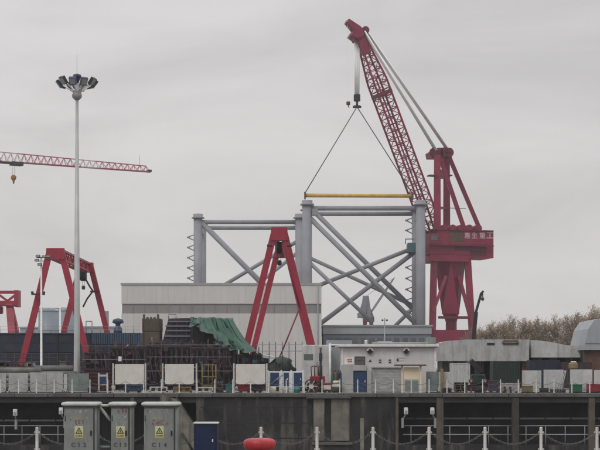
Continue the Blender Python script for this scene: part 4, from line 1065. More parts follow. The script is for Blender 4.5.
# ------------------------------------------------------------------ red A-frame gantry cranes
def gantry(xc, Dn, Df, H, spread, gap, lw, label, trolley=True, seed=1, skew=0.0, base_z=0.0, stay=True, near_hoist=True):
    t = thing('gantry_crane', (xc, (Dn + Df) / 2, base_z), label, 'gantry crane', 'red A-frame gantry cranes')
    m = M['gantry_red']
    for D, dx in ((Dn, 0.0), (Df, skew)):
        for sd in (-1, 1):
            foot = Vector((xc + dx + sd * spread, D, base_z + 0.9)); head = Vector((xc + dx + sd * gap, D, H - 0.7))
            lg = part('leg', MB().beam(foot, head, lw * 0.5, lw * 0.62, lw * 0.46, lw * 0.6, side=(0, 1, 0)), m, t)
            part('bogie', MB().bev(foot.x - 0.9, foot.x + 0.9, D - 0.35, D + 0.35, base_z + 0.25, base_z + 0.95, 0.08), M['crimson_dark'], t)
            for k in (-0.55, 0.55): part('wheel', MB().tube((foot.x + k, D - 0.14, base_z + 0.3), (foot.x + k, D + 0.14, base_z + 0.3), 0.3, n=14), M['dark_steel'], t)
        hd = gap + lw * 0.62
        part('head', MB().prism([(xc + dx - hd, D - lw * .66, H - 1.5), (xc + dx + hd, D - lw * .66, H - 1.5), (xc + dx + hd * 0.92, D - lw * .66, H), (xc + dx - hd * 0.92, D - lw * .66, H)], (0, lw * 1.32, 0)), m, t)
        part('sill', MB().box(xc + dx - spread + 0.9, xc + dx + spread - 0.9, D - 0.18, D + 0.18, base_z + 0.4, base_z + 0.85), m, t)
    # twin girders: lattice web so that light shows through
    for sx in (-1, 1):
        g = MB(); x = xc + sx * gap * 0.72
        g.box(x - 0.2, x + 0.2, Dn + lw * .7, Df - lw * .7, H - 0.32, H - 0.02); g.box(x - 0.2, x + 0.2, Dn + lw * .7, Df - lw * .7, H - 1.5, H - 1.25)
        n = 12; L = Df - Dn - 1.4 * lw
        for i in range(n):
            y = Dn + lw * .7 + L * i / n; y2 = y + L / n
            g.beam((x, y, H - 1.3 if i % 2 else H - 0.3), (x, y2, H - 0.3 if i % 2 else H - 1.3), 0.09)
            g.box(x - 0.08, x + 0.08, y, y + 0.14, H - 1.27, H - 0.3)
        part('girder', g, m, t)
    # ladder zigzag on the near frame
    lad = MB().path([(xc + gap * 0.6, Dn - lw * .7, H - 2.0), (xc + spread * 0.5, Dn - lw * .7, H * 0.5), (xc - spread * 0.12, Dn - lw * .7, 2.0), (xc - spread * 0.3, Dn - lw * .7, base_z + 0.9)], 0.09, n=5)
    if stay: part('stay', lad, M['crimson'], t)
    if trolley:
        y = (Dn + 1.6) if near_hoist else (Df - 2.2)
        tr = part('hoist', MB().bev(xc - gap * 0.5, xc + gap * 0.5, y - 0.7, y + 0.7, H - 2.9, H - 1.52, 0.1), M['dark_steel'], t)
        part('drum', MB().tube((xc - gap * 0.52, y - 0.5, H - 2.4), (xc + gap * 0.52, y - 0.5, H - 2.4), 0.42, n=14), M['black_steel'], tr)
        part('hook_rope', MB().tube((xc - 0.15, y, H - 2.9), (xc - 0.15, y, H - 3.6), 0.03, n=4).tube((xc + 0.15, y, H - 2.9), (xc + 0.15, y, H - 3.6), 0.03, n=4), M['thin_rope'], tr)
        part('hook_block', MB().bev(xc - 0.25, xc + 0.25, y - 0.2, y + 0.2, H - 4.2, H - 3.6, 0.1), M['dark_steel'], tr)
    return t
g1 = gantry(X(55.5, 200), 200, 228, 18.2, 4.95, 0.85, 0.66, 'red A-frame gantry crane straddling the navy hull at left', stay=False, near_hoist=False)
# service platform and cable loops on that gantry
D = 227
part('cable_loop', MB().path([W(85, 278, D), W(90, 287, D), W(93, 291, D), W(87, 299, D), W(83, 307, D)], 0.14), M['dark_steel'], g1)
part('platform', MB().box(X(91, D), X(100, D), D - 0.9, D + 0.2, Z(292.5, D), Z(291, D)), M['dark_steel'], g1)
D = 199.2
part('platform', MB().box(X(32, D), X(45, D), D - 0.6, D + 0.1, Z(295, D), Z(293.6, D)), M['dark_steel'], g1)
part('lamp', MB().bev(X(31.5, D), X(34, D), D - 0.5, D - 0.1, Z(293.5, D), Z(291.5, D), 0.05), M['lamp_dark'], g1)
part('lamp', MB().bev(X(43, D), X(45.5, D), D - 0.5, D - 0.1, Z(293.5, D), Z(291.5, D), 0.05), M['lamp_dark'], g1)
g2 = gantry(X(279.3, 170), 170, 197, 18.2, 4.65, 0.62, 0.60, 'red A-frame gantry crane seen end-on before the pale hall', skew=0.0)
D = 169.1
for a, b in ((267, 272), (287, 292)):
    part('lamp', MB().bev(X(a, D), X(b, D), D - 0.4, D, Z(247, D), Z(244.5, D), 0.05), M['lamp_dark'], g2)
# partly seen gantry at the left edge, running across the view
D = 310.0
t = thing('gantry_crane', (X(-20, D), D, 0), 'red gantry crane at the left edge with lattice girder seen side-on', 'gantry crane', 'red A-frame gantry cranes')
gb = MB()
for y in (D - 1.2, D + 1.2):
    gb.box(X(-130, D), X(18.5, D), y - 0.25, y + 0.25, Z(293.5, D), Z(291, D)); gb.box(X(-130, D), X(18.5, D), y - 0.25, y + 0.25, Z(306, D), Z(301, D))
    n = 14
    for i in range(n):
        a = -130 + 148 * i / n; b = a + 148 / n
        gb.beam(W(a, 301 if i % 2 else 293, y), W(b, 293 if i % 2 else 301, y), 0.22)
part('girder', gb, M['gantry_red'], t)
part('end_frame', MB().box(X(15.5, D), X(19.5, D), D - 1.6, D + 1.6, Z(307, D), Z(290.5, D)), M['gantry_red'], t)
for sd in (-1, 1):
    part('leg', MB().beam(W(9.5, 305, D + sd * 1.0), Vector((X(20.5, D), D + sd * 6, 0.2)), 0.65, 0.65, 0.6), M['gantry_red'], t)
    part('leg', MB().beam(W(-118, 305, D + sd * 1.0), Vector((X(-129, D), D + sd * 6, 0.2)), 0.65, 0.65, 0.6), M['gantry_red'], t)
part('hoist', MB().bev(X(-4, D), X(2.5, D), D - 1, D + 1, Z(314, D), Z(306.2, D), 0.2), M['crimson'], t)
part('walkway', MB().box(X(-130, D), X(19, D), D - 2.2, D - 1.6, Z(306.5, D), Z(305.6, D)), M['crimson_dark'], t)

# ------------------------------------------------------------------ floodlight mast and light pole
D = 160.0
mx, mtop = X(77.0, D), Z(92, D)
mast = thing('floodlight_mast', (mx, D, 0), 'tall grey high mast with a ring of floodlights on top', 'light mast')
part('pole', MB().lathe((mx, D, 0), [(0.62, 0), (0.62, 0.06), (0.37, 0.08), (0.355, 1.2), (0.16, mtop)], 16), M['mast_pole'], mast)
part('base_box', MB().bev(mx - 0.35, mx + 0.35, D - 0.62, D - 0.30, 0.3, 1.6, 0.03), M['pale_clutter'], mast)
part('lightning_rod', MB().tube((mx, D, mtop), (mx, D, Z(55, D)), 0.022, n=4), M['mast'], mast)
part('crown', MB().lathe((mx, D, mtop - 0.9), [(0.18, 0), (0.5, 0.3), (0.55, 0.55), (0.3, 1.1), (0.16, 1.8)], 12), M['mast'], mast)
for k in range(10):
    a = 2 * math.pi * (k + 0.35) / 10; R = 1.75
    d = Vector((math.cos(a), math.sin(a), 0)); c = Vector((mx, D, mtop + 0.9)) + d * R + Vector((0, 0, 0.12 * math.sin(k * 2.3)))
    part('arm', MB().tube((mx + 0.25 * d.x, D + 0.25 * d.y, mtop - 0.1), c, 0.06, n=6), M['white_steel'], mast)
    sd = d.cross(UP); nrm = (d * 0.72 - UP * 0.55).normalized(); up2 = sd.cross(nrm)
    fl = part('floodlight', MB().obox(c + d * 0.12, sd * 0.36, nrm * 0.16, up2 * 0.42), M['lamp_blue' if k in (7,) else 'lamp_dark'], mast)
    part('lens', MB().obox(c + d * 0.12 + nrm * 0.175, sd * 0.30, nrm * 0.012, up2 * 0.34), M['lens'], fl)
part('beacon_housing', MB().lathe((mx, D, mtop + 0.9), [(0.16, 0), (0.24, 0.25), (0.47, 0.75), (0.40, 0.95), (0.1, 1.05)], 8, False), M['lamp_blue'], mast)

D = 165.0
lx = X(41.3, D)
lp = thing('light_pole', (lx, D, 0), 'slim white light pole with a cluster of small floodlights at left', 'light pole')
part('pole', MB().lathe((lx, D, 0), [(0.2, 0), (0.2, 0.05), (0.13, 0.07), (0.09, Z(258, D))], 10), M['white_steel'], lp)
part('cross_arm', MB().tube(W(36.5, 257.5, D), W(50.5, 257.5, D), 0.06, n=6), M['mast'], lp)
part('cross_arm', MB().tube(W(36.5, 261, D), W(44, 261, D), 0.05, n=6), M['mast'], lp)
for p, y in ((38.3, 256.2), (44.5, 256.8), (48.5, 256.6), (37.2, 260.4), (40, 264.6)):
    fl = part('floodlight', MB().bev(X(p - 2.2, D), X(p + 2.2, D), D - 0.35, D - 0.08, Z(y + 1.3, D), Z(y - 1.3, D), 0.04), M['lamp_dark'], lp)
    part('lens', MB().box(X(p - 1.7, D), X(p + 1.7, D), D - 0.37, D - 0.352, Z(y + 0.9, D), Z(y - 0.9, D)), M['lens'], fl)
D = 200.0
lp = thing('light_pole', (X(384.6, D), D, 0), 'thin grey light pole standing behind the hut roof', 'light pole')
part('pole', MB().tube((X(384.6, D), D, 0), (X(384.6, D), D, Z(318, D)), 0.12, 0.07, n=8), M['mast'], lp)
part('cross_arm', MB().tube(W(382.4, 320, D), W(387, 320, D), 0.05, n=6), M['mast'], lp)
for p in (382.4, 387): part('floodlight', MB().bev(X(p - 0.8, D), X(p + 0.8, D), D - 0.2, D + 0.1, Z(321.2, D), Z(319.4, D), 0.04), M['lamp_dark'], lp)

# ------------------------------------------------------------------ offshore jackets
def jacket(D, depth, pl, pr, ytop, label, horiz, braces, brackets, leg_r=1.25, group='grey steel jackets'):
    xl, xr, zt = X(pl, D), X(pr, D), Z(ytop, D); Db = D + depth
    t = thing('steel_jacket', ((xl + xr) / 2, D + depth / 2, 0), label, 'steel jacket', group)
    for y in (D, Db):
        for x in (xl, xr):
            lg = part('leg', MB().tube((x, y, 0.02), (x, y, zt - 0.9), leg_r, n=20), M['jacket'], t)
            part('leg_top', MB().lathe((x, y, zt - 0.9), [(leg_r * 1.02, 0), (leg_r * 1.45, 0.05), (leg_r * 1.45, 0.4), (leg_r * 1.1, 0.45), (leg_r * 1.1, 1.3), (leg_r * 0.9, 1.35)], 20), M['jacket'], lg)
        for zz in horiz: part('horizontal', MB().tube((xl + leg_r * .9, y, Z(zz, D)), (xr - leg_r * .9, y, Z(zz, D)), 0.62, n=14), M['jacket'], t)
    for x in (xl, xr):
        part('cross_horizontal', MB().tube((x, D + leg_r * .9, Z(horiz[0], D) - 2), (x, Db - leg_r * .9, Z(horiz[0], D) - 2), 0.5, n=12), M['jacket'], t)
    for (a, b, c, d, yo, r) in braces:
        part('brace', MB().tube(W(a, b, D + yo * depth), W(c, d, D + yo * depth), r, n=14), M['jacket'], t)
    for (p, ys, sd, y) in brackets:
        for yy in ys:
            c = W(p, yy, y); mb = MB()
            mb.tube(c, c + Vector((sd * 1.5, 0, -0.55)), 0.15, n=6).tube(c + Vector((0, 0, -1.5)), c + Vector((sd * 1.5, 0, -0.75)), 0.15, n=6)
            mb.box(c.x + sd * 1.5 - 0.4, c.x + sd * 1.5 + 0.4, y - 0.4, y + 0.4, c.z - 0.85, c.z - 0.45)
            part('cleat', mb, M['jacket'], t)
    return t
JD = 390.0
j1 = jacket(JD, 14.0, 307.2, 420.6, 202, 'grey steel jacket under the yellow spreader beam', (208.3,),
    [(309, 217, 421, 329, 0.0, 0.66), (309.5, 207, 419, 315, 1.0, 0.66), (416, 247, 312, 288, 0.5, 0.55), (416, 251, 312, 330, 0.5, 0.62),
     (308, 257, 418, 308, 1.0, 0.5), (308, 261, 372, 322, 0.0, 0.52), (421, 300, 395, 326, 1.0, 0.5)],
    [(412.2, (218, 228, 265, 276, 287, 298, 309), -1, JD + 14)])
D = JD + 6
part('working_platform', MB().bev(X(407, D), X(415, D), D - 2.5, D + 2, Z(253, D), Z(243.5, D), 0.1), M['jacket_teal'], j1)
part('platform_rail', MB().path([W(405.5, 244, D - 2), W(405.5, 239, D - 2), W(414, 239, D - 2)], 0.12), M['jacket_teal'], j1)
J2 = 430.0
j2 = jacket(J2, 18.0, 198.0, 299.5, 215.5, 'grey steel jacket farther back behind the pale hall', (222,),
    [(201, 222, 302, 324, 0.0, 0.78), (301, 239, 204, 297, 0.0, 0.55), (301, 250, 204, 326, 1.0, 0.55)],
    [(193.6, (235, 245.2, 255.4, 265.6, 275.8), -1, J2), (304.5, (214, 225, 236, 262), 1, J2)])
for y in (212, 221, 230): pass
# stub braces and hoses around the near-left leg top
D = JD - 1
part('lug', MB().bev(X(312, D), X(318, D), D - 0.3, D + 0.8, Z(216, D), Z(209, D), 0.1), M['jacket'], j1)

# ------------------------------------------------------------------ big crimson luffing crane
KD = 399.0
th = math.radians(15); U = Vector((math.cos(th), math.sin(th), 0)); V = Vector((-math.sin(th), math.cos(th), 0))
AX = Vector((X(451, KD), KD, 0)); k_ = KD / F
def K(px, py, v=0.0):
    """point of the crane whose picture place is (px, py), v metres towards the back of its own frame"""
    # solve AX + u*U + v*V seen at px
    # x = AX.x + u*U.x + v*V.x ; y = AX.y + u*U.y + v*V.y ; px-300 = F*x/y
    g = (px - 300.0) / F
    u = (g * (AX.y + v * V.y) - AX.x - v * V.x) / (U.x - g * U.y)
    P = AX + u * U + v * V
    return Vector((P.x, P.y, EYE + (HY - py) * P.y / F))
crane = thing('luffing_crane', AX, 'tall crimson portal jib crane lifting the yellow spreader beam', 'crane')
cm = M['crimson']
def kbox(name, a, b, y0, y1, v0, v1, m, parent=None):
    """box in the crane's frame from picture columns a..b at its front plane v0"""
    p, q = K(a, y1, v0), K(b, y1, v0); zt = K(a, y0, v0).z; zb = p.z
    mb = MB(); W2 = V * (v1 - v0)
    mb.prism([Vector((p.x, p.y, zb)), Vector((q.x, q.y, zb)), Vector((q.x, q.y, zt)), Vector((p.x, p.y, zt))], W2)
    return part(name, mb, m, parent or crane)
# portal
for a, atop in ((431.5, 434.0), (474.5, 467.5)):
    for v in (-5.0, 5.0):
        ft = K(a, 366, v); ft.z = 1.3
        part('portal_leg', MB().beam(ft, K(atop, 258, v * 0.75), 0.85, 0.85, 0.75), cm, crane)
        part('travel_bogie', MB().bev(ft.x - 2.6, ft.x + 2.6, ft.y - 0.7, ft.y + 0.7, 0.1, 1.35, 0.15), M['crimson_dark'], crane)
for v in (-5.0, 5.0):
    part('diagonal', MB().beam(K(459, 276, v * .8), K(473.5, 330, v), 0.45, 0.45), cm, crane)
    part('diagonal', MB().beam(K(446, 276, v * .8), K(433, 312, v), 0.4, 0.4), cm, crane)
    part('sill_beam', MB().beam(K(432, 337.5, v), K(474, 337.5, v), 0.8, 2.0), cm, crane)
kbox('portal_deck', 430.5, 469, 254.5, 261, -5.2, 5.2, cm)
# tapering pedestal with triangular gussets
n = 8; vs = []
for (y, a, b) in ((260, 437.5, 463.5), (285, 439.5, 461), (312, 443, 458), (322, 446.5, 456), (333, 446.5, 456)):
    l_, r_ = K(a, y, 0), K(b, y, 0); c = (l_ + r_) / 2; R = (r_ - l_).length / 2 / math.cos(math.pi / n)
    for i in range(n):
        an = 2 * math.pi * (i + 0.5) / n; q = c + R * (math.cos(an) * U + math.sin(an) * V); q.z = c.z; vs.append(q)
fs = [(L * n + i, L * n + (i + 1) % n, (L + 1) * n + (i + 1) % n, (L + 1) * n + i) for L in range(4) for i in range(n)] + [tuple(range(n)), tuple(range(5 * n - 1, 4 * n - 1, -1))]
part('pedestal', MB().add(vs, fs), cm, crane)
part('gusset', MB().prism([K(451, 262, -4.6), K(459.5, 314, -3.6), K(442, 314, -3.6)], V * 0.3), cm, crane)
kbox('gallery', 440, 470, 316, 318.5, -5.6, -4.2, M['crimson_dark'])
part('slew_ring', MB().lathe((AX.x, AX.y, 0), [(4.1, Z(262.5, KD)), (4.1, Z(259, KD)), (3.7, Z(258.8, KD))], 28), M['crimson_dark'], crane)
# machinery house
kbox('machinery_deck', 429, 470, 244, 254.3, -5.0, 5.0, cm)
house = kbox('machinery_house', 437, 493.5, 230, 244, -4.6, 4.6, cm)
kbox('tail_house', 466, 493.5, 244.1, 257.5, -4.6, 4.6, cm)
kbox('louvre_recess', 455, 486.5, 245.5, 250.5, -5.06, -4.98, M['crimson_dark'], house)
kbox('louvre_recess', 470.5, 486.5, 251.2, 255.6, -4.68, -4.61, M['crimson_dark'], house)
kbox('roof_walkway', 436, 493.7, 229, 229.9, -5.0, 4.8, M['crimson_dark'], house)
kbox('side_walkway', 431, 494, 244.3, 245.2, -6.0, -5.1, M['crimson_dark'], house)
kbox('cab', 430, 438.5, 233, 243.9, -5.2, -1.2, cm)
kbox('cab_window', 431, 437.5, 235, 240, -5.26, -5.21, M['glass'])
kbox('panel', 450, 463.5, 231.5, 241.5, -4.66, -4.61, M['rust'], house)
for a in (441, 449.5, 458, 466, 475):
    c = K(a + 2, 228.5, -2.5); part('roof_winch', MB().tube(c - V * 1.2, c + V * 1.6, 0.95, n=14), M['crimson'], house)
# lettering 惠生重工 on the house side
for ch, p in zip('\u60e0\u751f\u91cd\u5de5', (467.3, 474.7, 482.4, 490.0)):
    c = K(p, 235.4, -4.68)
    part('lettering', text_mb(ch, 1.62, c, U, (0, 0, 1), bold=0.02), M['white_letter'], house)
# A-frame mast: two posts, rear stays, head with sheaves
for v in (-3.2, 3.2):
    top_p, bot_p = (436.8, 437.3) if v < 0 else (446.8, 446.6)
for (pp, v) in ((437.2, -3.4), (446.6, 3.4)):
    part('mast_post', MB().beam(K(pp, 232, v), K(pp, 155, v), 0.78, 0.9, 0.7, 0.8), cm, crane)
    part('back_stay', MB().beam(K(pp + 3.0, 158, v), K(pp + (33.5 if v > 0 else 27.5), 230, v), 0.5, 0.55), cm, crane)
for y, h in ((172.5, 0.75), (177, 0.5), (208, 0.35)):
    part('mast_tie', MB().beam(K(437.2, y, -3.4), K(446.6, y, 3.4), h), cm, crane)
kbox('mast_platform', 430, 437, 174.5, 175.6, -4.6, -2.2, M['crimson_dark']); kbox('mast_platform', 447, 452.5, 174.5, 175.6, 2.2, 4.6, M['crimson_dark'])
part('handrail', MB().tube(K(449, 208, -3.6), K(466, 208.5, -3.6), 0.08, n=5), M['crimson_dark'], crane)
hd = part('mast_head', MB().prism([K(432, 157.5, -2.2), K(452, 157.5, -2.2), K(451, 149, -2.2), K(446, 147, -2.2), K(436, 148.5, -2.2), K(431, 152, -2.2)], V * 4.4), cm, crane)
for p in (434, 439, 444, 449):
    for v in (-2.7, 2.6):
        c = K(p, 152.5, v); part('sheave', MB().tube(c - V * 0.3, c + V * 0.3, 1.25, n=16), M['crimson_dark'], hd)
kbox('head_rail', 446, 451.5, 151.2, 151.9, -3.2, 3.2, M['crimson_dark'])
# lattice boom
foot, tip = K(434.5, 236, 0), K(360.5, 37, 0)
bd = (tip - foot).normalized(); side = V; nrm = bd.cross(side).normalized()
part('boom_chords', MB().lattice(foot, tip, 2.5, 1.85, side, nrm, 30, 0.27, 0.12, 0.55, 0.42, 6), cm, crane)
mid1, mid2 = foot.lerp(tip, 0.70), foot.lerp(tip, 0.705)
part('boom_frame', MB().obox(foot.lerp(tip, 0.715), side * 2.75, nrm * 2.1, bd * 0.45), M['crimson_dark'], crane)
part('boom_walkway', MB().beam(foot.lerp(tip, 0.12), foot.lerp(tip, 0.80), 0.35, 0.18), cm, crane)
part('boom_foot', MB().tube(foot - V * 3.0, foot + V * 3.0, 0.7, n=14), M['crimson_dark'], crane)
bh = part('boom_head', MB().prism([K(356, 41, -1.5), K(366, 42, -1.5), K(366.5, 33, -1.5), K(360.5, 26, -1.5), K(349.0, 18.5, -1.5), K(347.6, 21.5, -1.5), K(355, 30.5, -1.5), K(351.5, 33.5, -1.5)], V * 3.0), cm, crane)
part('jib_head_box', MB().prism([K(351.5, 34.5, -2.2), K(357, 38, -2.2), K(364, 36, -2.2), K(363, 27.5, -2.2), K(355, 29.5, -2.2)], V * 4.4), M['crimson'], bh)
part('boom_neck', MB().prism([K(358, 38, -1.8), K(365.5, 37, -1.8), K(371, 52, -1.8), K(364, 53.5, -1.8)], V * 3.6), M['crimson'], bh)
for p, y in ((357.2, 37.5), (363.5, 31.5)):
    c = K(p, y, 0); part('sheave', MB().tube(c - V * 2.0, c + V * 2.0, 1.0, n=16), M['crimson_dark'], bh)
# luffing ropes: two bundles
def rope_bundle(a, b, spread_v, n, r, name='luffing_rope'):
    mb = None
    for i in range(n):
        o = V * (spread_v * (i / (n - 1) - 0.5)) if n > 1 else Vector()
        part(name, MB().tube(a + o, b + o, r, n=5), M['rope'], crane)
rope_bundle(K(364, 31.5, -1.6), K(436, 150.5, -3.4), 1.6, 6, 0.16)
rope_bundle(K(366.5, 31.5, 1.6), K(447.5, 149.5, 3.4), 1.6, 6, 0.16)
# main hoist: reeved falls, hook block
hk = K(357.2, 100, 0)
for i in range(6):
    o = U * (-0.75 + 0.3 * i)
    a = K(357.0, 37.5, 0); part('hoist_rope', MB().tube(Vector((a.x, a.y, a.z)) + o * 0.9, Vector((a.x, a.y, hk.z + 1.3)) + o * 0.75, 0.12, n=5), M['rope'], crane)
hb = part('hook_block', MB().bev(a.x - 0.85, a.x + 0.85, a.y - 0.5, a.y + 0.5, hk.z - 0.4, hk.z + 1.5, 0.2), M['black_steel'], crane)
part('hook', MB().tube((a.x, a.y, hk.z - 0.39), (a.x, a.y, hk.z - 1.6), 0.3, n=8).tube((a.x - 0.8, a.y, hk.z - 1.65), (a.x + 0.8, a.y, hk.z - 1.65), 0.3, n=8), M['dark_steel'], hb)
HK = Vector((a.x, a.y, hk.z - 1.8))
a2 = K(348.3, 21, 0)
for o in (-0.22, 0.22): part('auxiliary_rope', MB().tube((a2.x + o, a2.y, a2.z), (a2.x + o * .5, a2.y, Z(102, a2.y)), 0.055, n=4), M['rope'], crane)
ab = part('auxiliary_hook_block', MB().bev(a2.x - 0.5, a2.x + 0.5, a2.y - 0.3, a2.y + 0.3, Z(105, a2.y), Z(101.5, a2.y), 0.12), M['crimson_dark'], crane)
part('hook', MB().path([(a2.x, a2.y, Z(105, a2.y)), (a2.x, a2.y, Z(106.5, a2.y)), (a2.x + .25, a2.y, Z(107.5, a2.y))], 0.13), M['dark_steel'], ab)
# spreader beam with slings
D = HK.y; bl, br = W(305, 195.4, D), W(412.5, 196, D)
t = thing('spreader_beam', (HK.x, D, bl.z), 'yellow spreader beam hanging in two slings above the grey jacket', 'spreader beam')
part('beam', MB().tube(bl, br, 0.5, n=16), M['yellow_beam'], t)
for e in (bl, br):
    part('end_plate', MB().obox(e, (0.22, 0, 0), (0, 0.7, 0), (0, 0, 0.85)), M['rust'], t)
    part('sling', MB().tube(HK, e + Vector((0, 0, 0.6)), 0.13, n=6), M['thin_rope'], t)
    part('drop_sling', MB().tube(e - Vector((0, 0, 0.7)), Vector((e.x, e.y, Z(202, D))), 0.12, n=5), M['thin_rope'], t)
part('master_link', MB().tube(HK + Vector((-1.1, 0, 0)), HK + Vector((1.1, 0, 0)), 0.3, n=8), M['dark_steel'], t)

# ------------------------------------------------------------------ tower crane jib at left
TD0, TD1 = 420.0, 443.0
tc0, tc1 = W(0, 161.5, TD0), W(149, 171.5, TD1)
dirj = (tc1 - tc0); zj = (tc0.z + tc1.z) / 2
root_j = Vector((tc0.x, tc0.y, zj)) - dirj * (150 / 149.0) * 0.9; root_j.z = zj; tip_j = Vector((tc1.x, tc1.y, zj))
t = thing('tower_crane', (root_j.x, root_j.y, 0), 'red and white tower crane jib reaching in from the left', 'tower crane')
dj = (tip_j - root_j).normalized(); sj = dj.cross(UP).normalized(); Lj = (tip_j - root_j).length; n = 44
hgt = lambda q: 3.5 - 1.9 * q
N0 = None
for i in range(n):
    a, b = i / n, (i + 1) / n
    P, Q = root_j + dj * Lj * a, root_j + dj * Lj * b; h0, h1 = hgt(a), hgt(b); mb = MB()
    for s_ in (-1, 1):
        mb.tube(P + sj * s_ * 0.75, Q + sj * s_ * 0.75, 0.17, n=5)
        M_ = (P + Q) / 2 + UP * (h0 + h1) / 2
        mb.tube(P + sj * s_ * 0.75, M_, 0.10, n=4).tube(M_, Q + sj * s_ * 0.75, 0.10, n=4)
    mb.tube(P + sj * 0.75, Q - sj * 0.75, 0.06, n=4)
    pa = (P + UP * h0) if i == 0 else (root_j + dj * Lj * (i - 0.5) / n + UP * hgt((i - .5) / n))
    mb.tube(pa, M_, 0.17, n=5)
    part('jib_section', mb, M['white_lattice'] if (i // 3) % 4 == 3 else M['pink_lattice'], t)
part('jib_tip', MB().obox(tip_j + UP * 0.2, dj * 0.5, sj * 0.9, UP * 0.35), M['dark_steel'], t)
part('tip_rod', MB().tube(root_j + dj * Lj * 0.965 + UP * 1.6, root_j + dj * Lj * 0.965 + UP * 4.5, 0.06, n=4), M['dark_steel'], t)
pt = W(16.5, 163, TD0 + 2.5); pt.z = zj - 0.4
part('trolley', MB().obox(pt, dj * 1.7, sj * 1.1, UP * 0.5).obox(pt - dj * 3.5 + UP * .1, dj * 1.6, sj * .8, UP * 0.25), M['dark_steel'], t)
hkz = Z(175, pt.y)
part('hoist_rope', MB().tube(pt - dj * 1.3, (pt.x - dj.x * 1.3, pt.y, hkz), 0.05, n=4).tube(pt - dj * 0.6, (pt.x - dj.x * .6, pt.y, hkz), 0.05, n=4), M['thin_rope'], t)
part('hook_block', MB().lathe((pt.x - dj.x * .95, pt.y, hkz - 1.6), [(0.1, -0.9), (0.25, -0.6), (0.3, 0), (0.75, 0.5), (0.75, 1.3), (0.3, 1.6)], 10), M['orange'], t)
part('mast_section', MB().lattice((root_j.x, root_j.y, 0), (root_j.x, root_j.y, zj + 0.2), 1.0, 1.0, (1, 0, 0), (0, 1, 0), 36, 0.14, 0.07, 1, 1), M['pink_lattice'], t)
part('tower_top', MB().beam((root_j.x, root_j.y, zj), (root_j.x, root_j.y, zj + 8), 0.8, 0.8, 0.2, 0.2), M['pink_lattice'], t)
part('pendant', MB().tube((root_j.x, root_j.y, zj + 7.8), root_j + dj * Lj * 0.3 + UP * 2.9, 0.08, n=4), M['thin_rope'], t)
part('counter_jib', MB().obox(root_j - dj * 8 + UP * .3, dj * 8, sj * 0.8, UP * 0.3), M['pink_lattice'], t)
part('counterweight', MB().obox(root_j - dj * 14 - UP * 1, dj * 1.2, sj * 0.9, UP * 1.4), M['coping'], t)
part('footing', MB().box(root_j.x - 3, root_j.x + 3, root_j.y - 3, root_j.y + 3, 0, 0.8), M['coping'], t)

# ------------------------------------------------------------------ far background
for (a, b, y, D, lab) in ((38.5, 59, 312, 620, 'far blue-grey storage tank, left of the pair'), (61, 78.5, 311.5, 640, 'far blue-grey storage tank, right of the pair')):
    x0, x1, z1 = X(a, D), X(b, D), Z(y, D); c = ((x0 + x1) / 2, D, 0); R = (x1 - x0) / 2
    t = thing('storage_tank', c, lab, 'tank')
    part('shell', MB().lathe(c, [(R, 0), (R, z1)], 40), M['tank'], t)
    part('roof', MB().lathe(c, [(R * 1.01, z1 + 0.01), (R * 1.01, z1 + 0.4), (R * 0.5, z1 + 1.2), (0.2, z1 + 1.6)], 40), M['tank'], t)
    hr = MB()
    for i in range(40):
        a1, a2_ = 2 * math.pi * i / 40, 2 * math.pi * (i + 1) / 40
        hr.tube((c[0] + R * math.cos(a1), D + R * math.sin(a1), z1 + 1.5), (c[0] + R * math.cos(a2_), D + R * math.sin(a2_), z1 + 1.5), 0.12, n=4)
        hr.tube((c[0] + R * math.cos(a1), D + R * math.sin(a1), z1 + .3), (c[0] + R * math.cos(a1), D + R * math.sin(a1), z1 + 1.5), 0.1, n=4)
    part('top_rail', hr, M['mast'], t)
    for q in (0.35, 0.68): part('wind_girder', MB().lathe(c, [(R * 1.004, z1 * q), (R * 1.02, z1 * q + .05), (R * 1.02, z1 * q + .5), (R * 1.004, z1 * q + .55)], 40), M['tank'], t)
D = 660.0
t = thing('far_building', (X(29, D), D + 10, 0), 'low pale grey building on the skyline left of the tanks', 'building')
part('wall', MB().box(X(20, D), X(38, D), D, D + 20, 0, Z(328, D)), M['grey_shed'], t)
part('roof', MB().box(X(20, D) - .5, X(38, D) + .5, D - .5, D + 20.5, Z(328, D) + .01, Z(327, D)), M['hall_cap'], t)
t = thing('far_building', (X(107, D), D + 10, 0), 'long low pale building on the skyline behind the gantry', 'building')
part('wall', MB().box(X(84, D), X(121, D), D, D + 20, 0, Z(327.5, D)), M['grey_shed'], t)
part('roof', MB().box(X(84, D) - .5, X(121, D) + .5, D - .5, D + 20.5, Z(327.5, D) + .01, Z(326.5, D)), M['hall_cap'], t)
part('chimney', MB().lathe((X(105.5, D), D + 2, 0), [(1.4, 0), (1.2, Z(311, D))], 12), M['grey_shed_dark'], t)

# small far jib crane seen through the jacket
D = 700.0
t = thing('far_jib_crane', (X(366, D), D, 0), 'small dark jib crane far away, seen through the jacket', 'crane')
part('portal', MB().beam((X(363, D), D, 0), W(365, 320, D), 0.9, 0.9).beam((X(375, D), D, 0), W(371, 320, D), 0.9, 0.9).box(X(363, D), X(374, D), D - 3, D + 3, Z(322, D), Z(318, D)), M['crimson_dark'], t)
part('house', MB().prism([W(361.5, 318, D), W(374.5, 318, D), W(370.5, 308, D), W(365, 308, D)], (0, 5, 0)), M['grey_shed_dark'], t)
part('tower', MB().beam(W(362.5, 318, D), W(365.5, 296, D), 1.2, 1.2).beam(W(369.5, 318, D), W(366.5, 296, D), 1.0, 1.0), M['grey_shed_dark'], t)
part('counterweight', MB().box(X(357.5, D), X(362, D), D - 2, D + 2, Z(318, D), Z(313, D)), M['grey_shed_dark'], t)
part('backstay', MB().beam(W(365, 296, D), W(360, 313, D), 0.5), M['grey_shed_dark'], t)
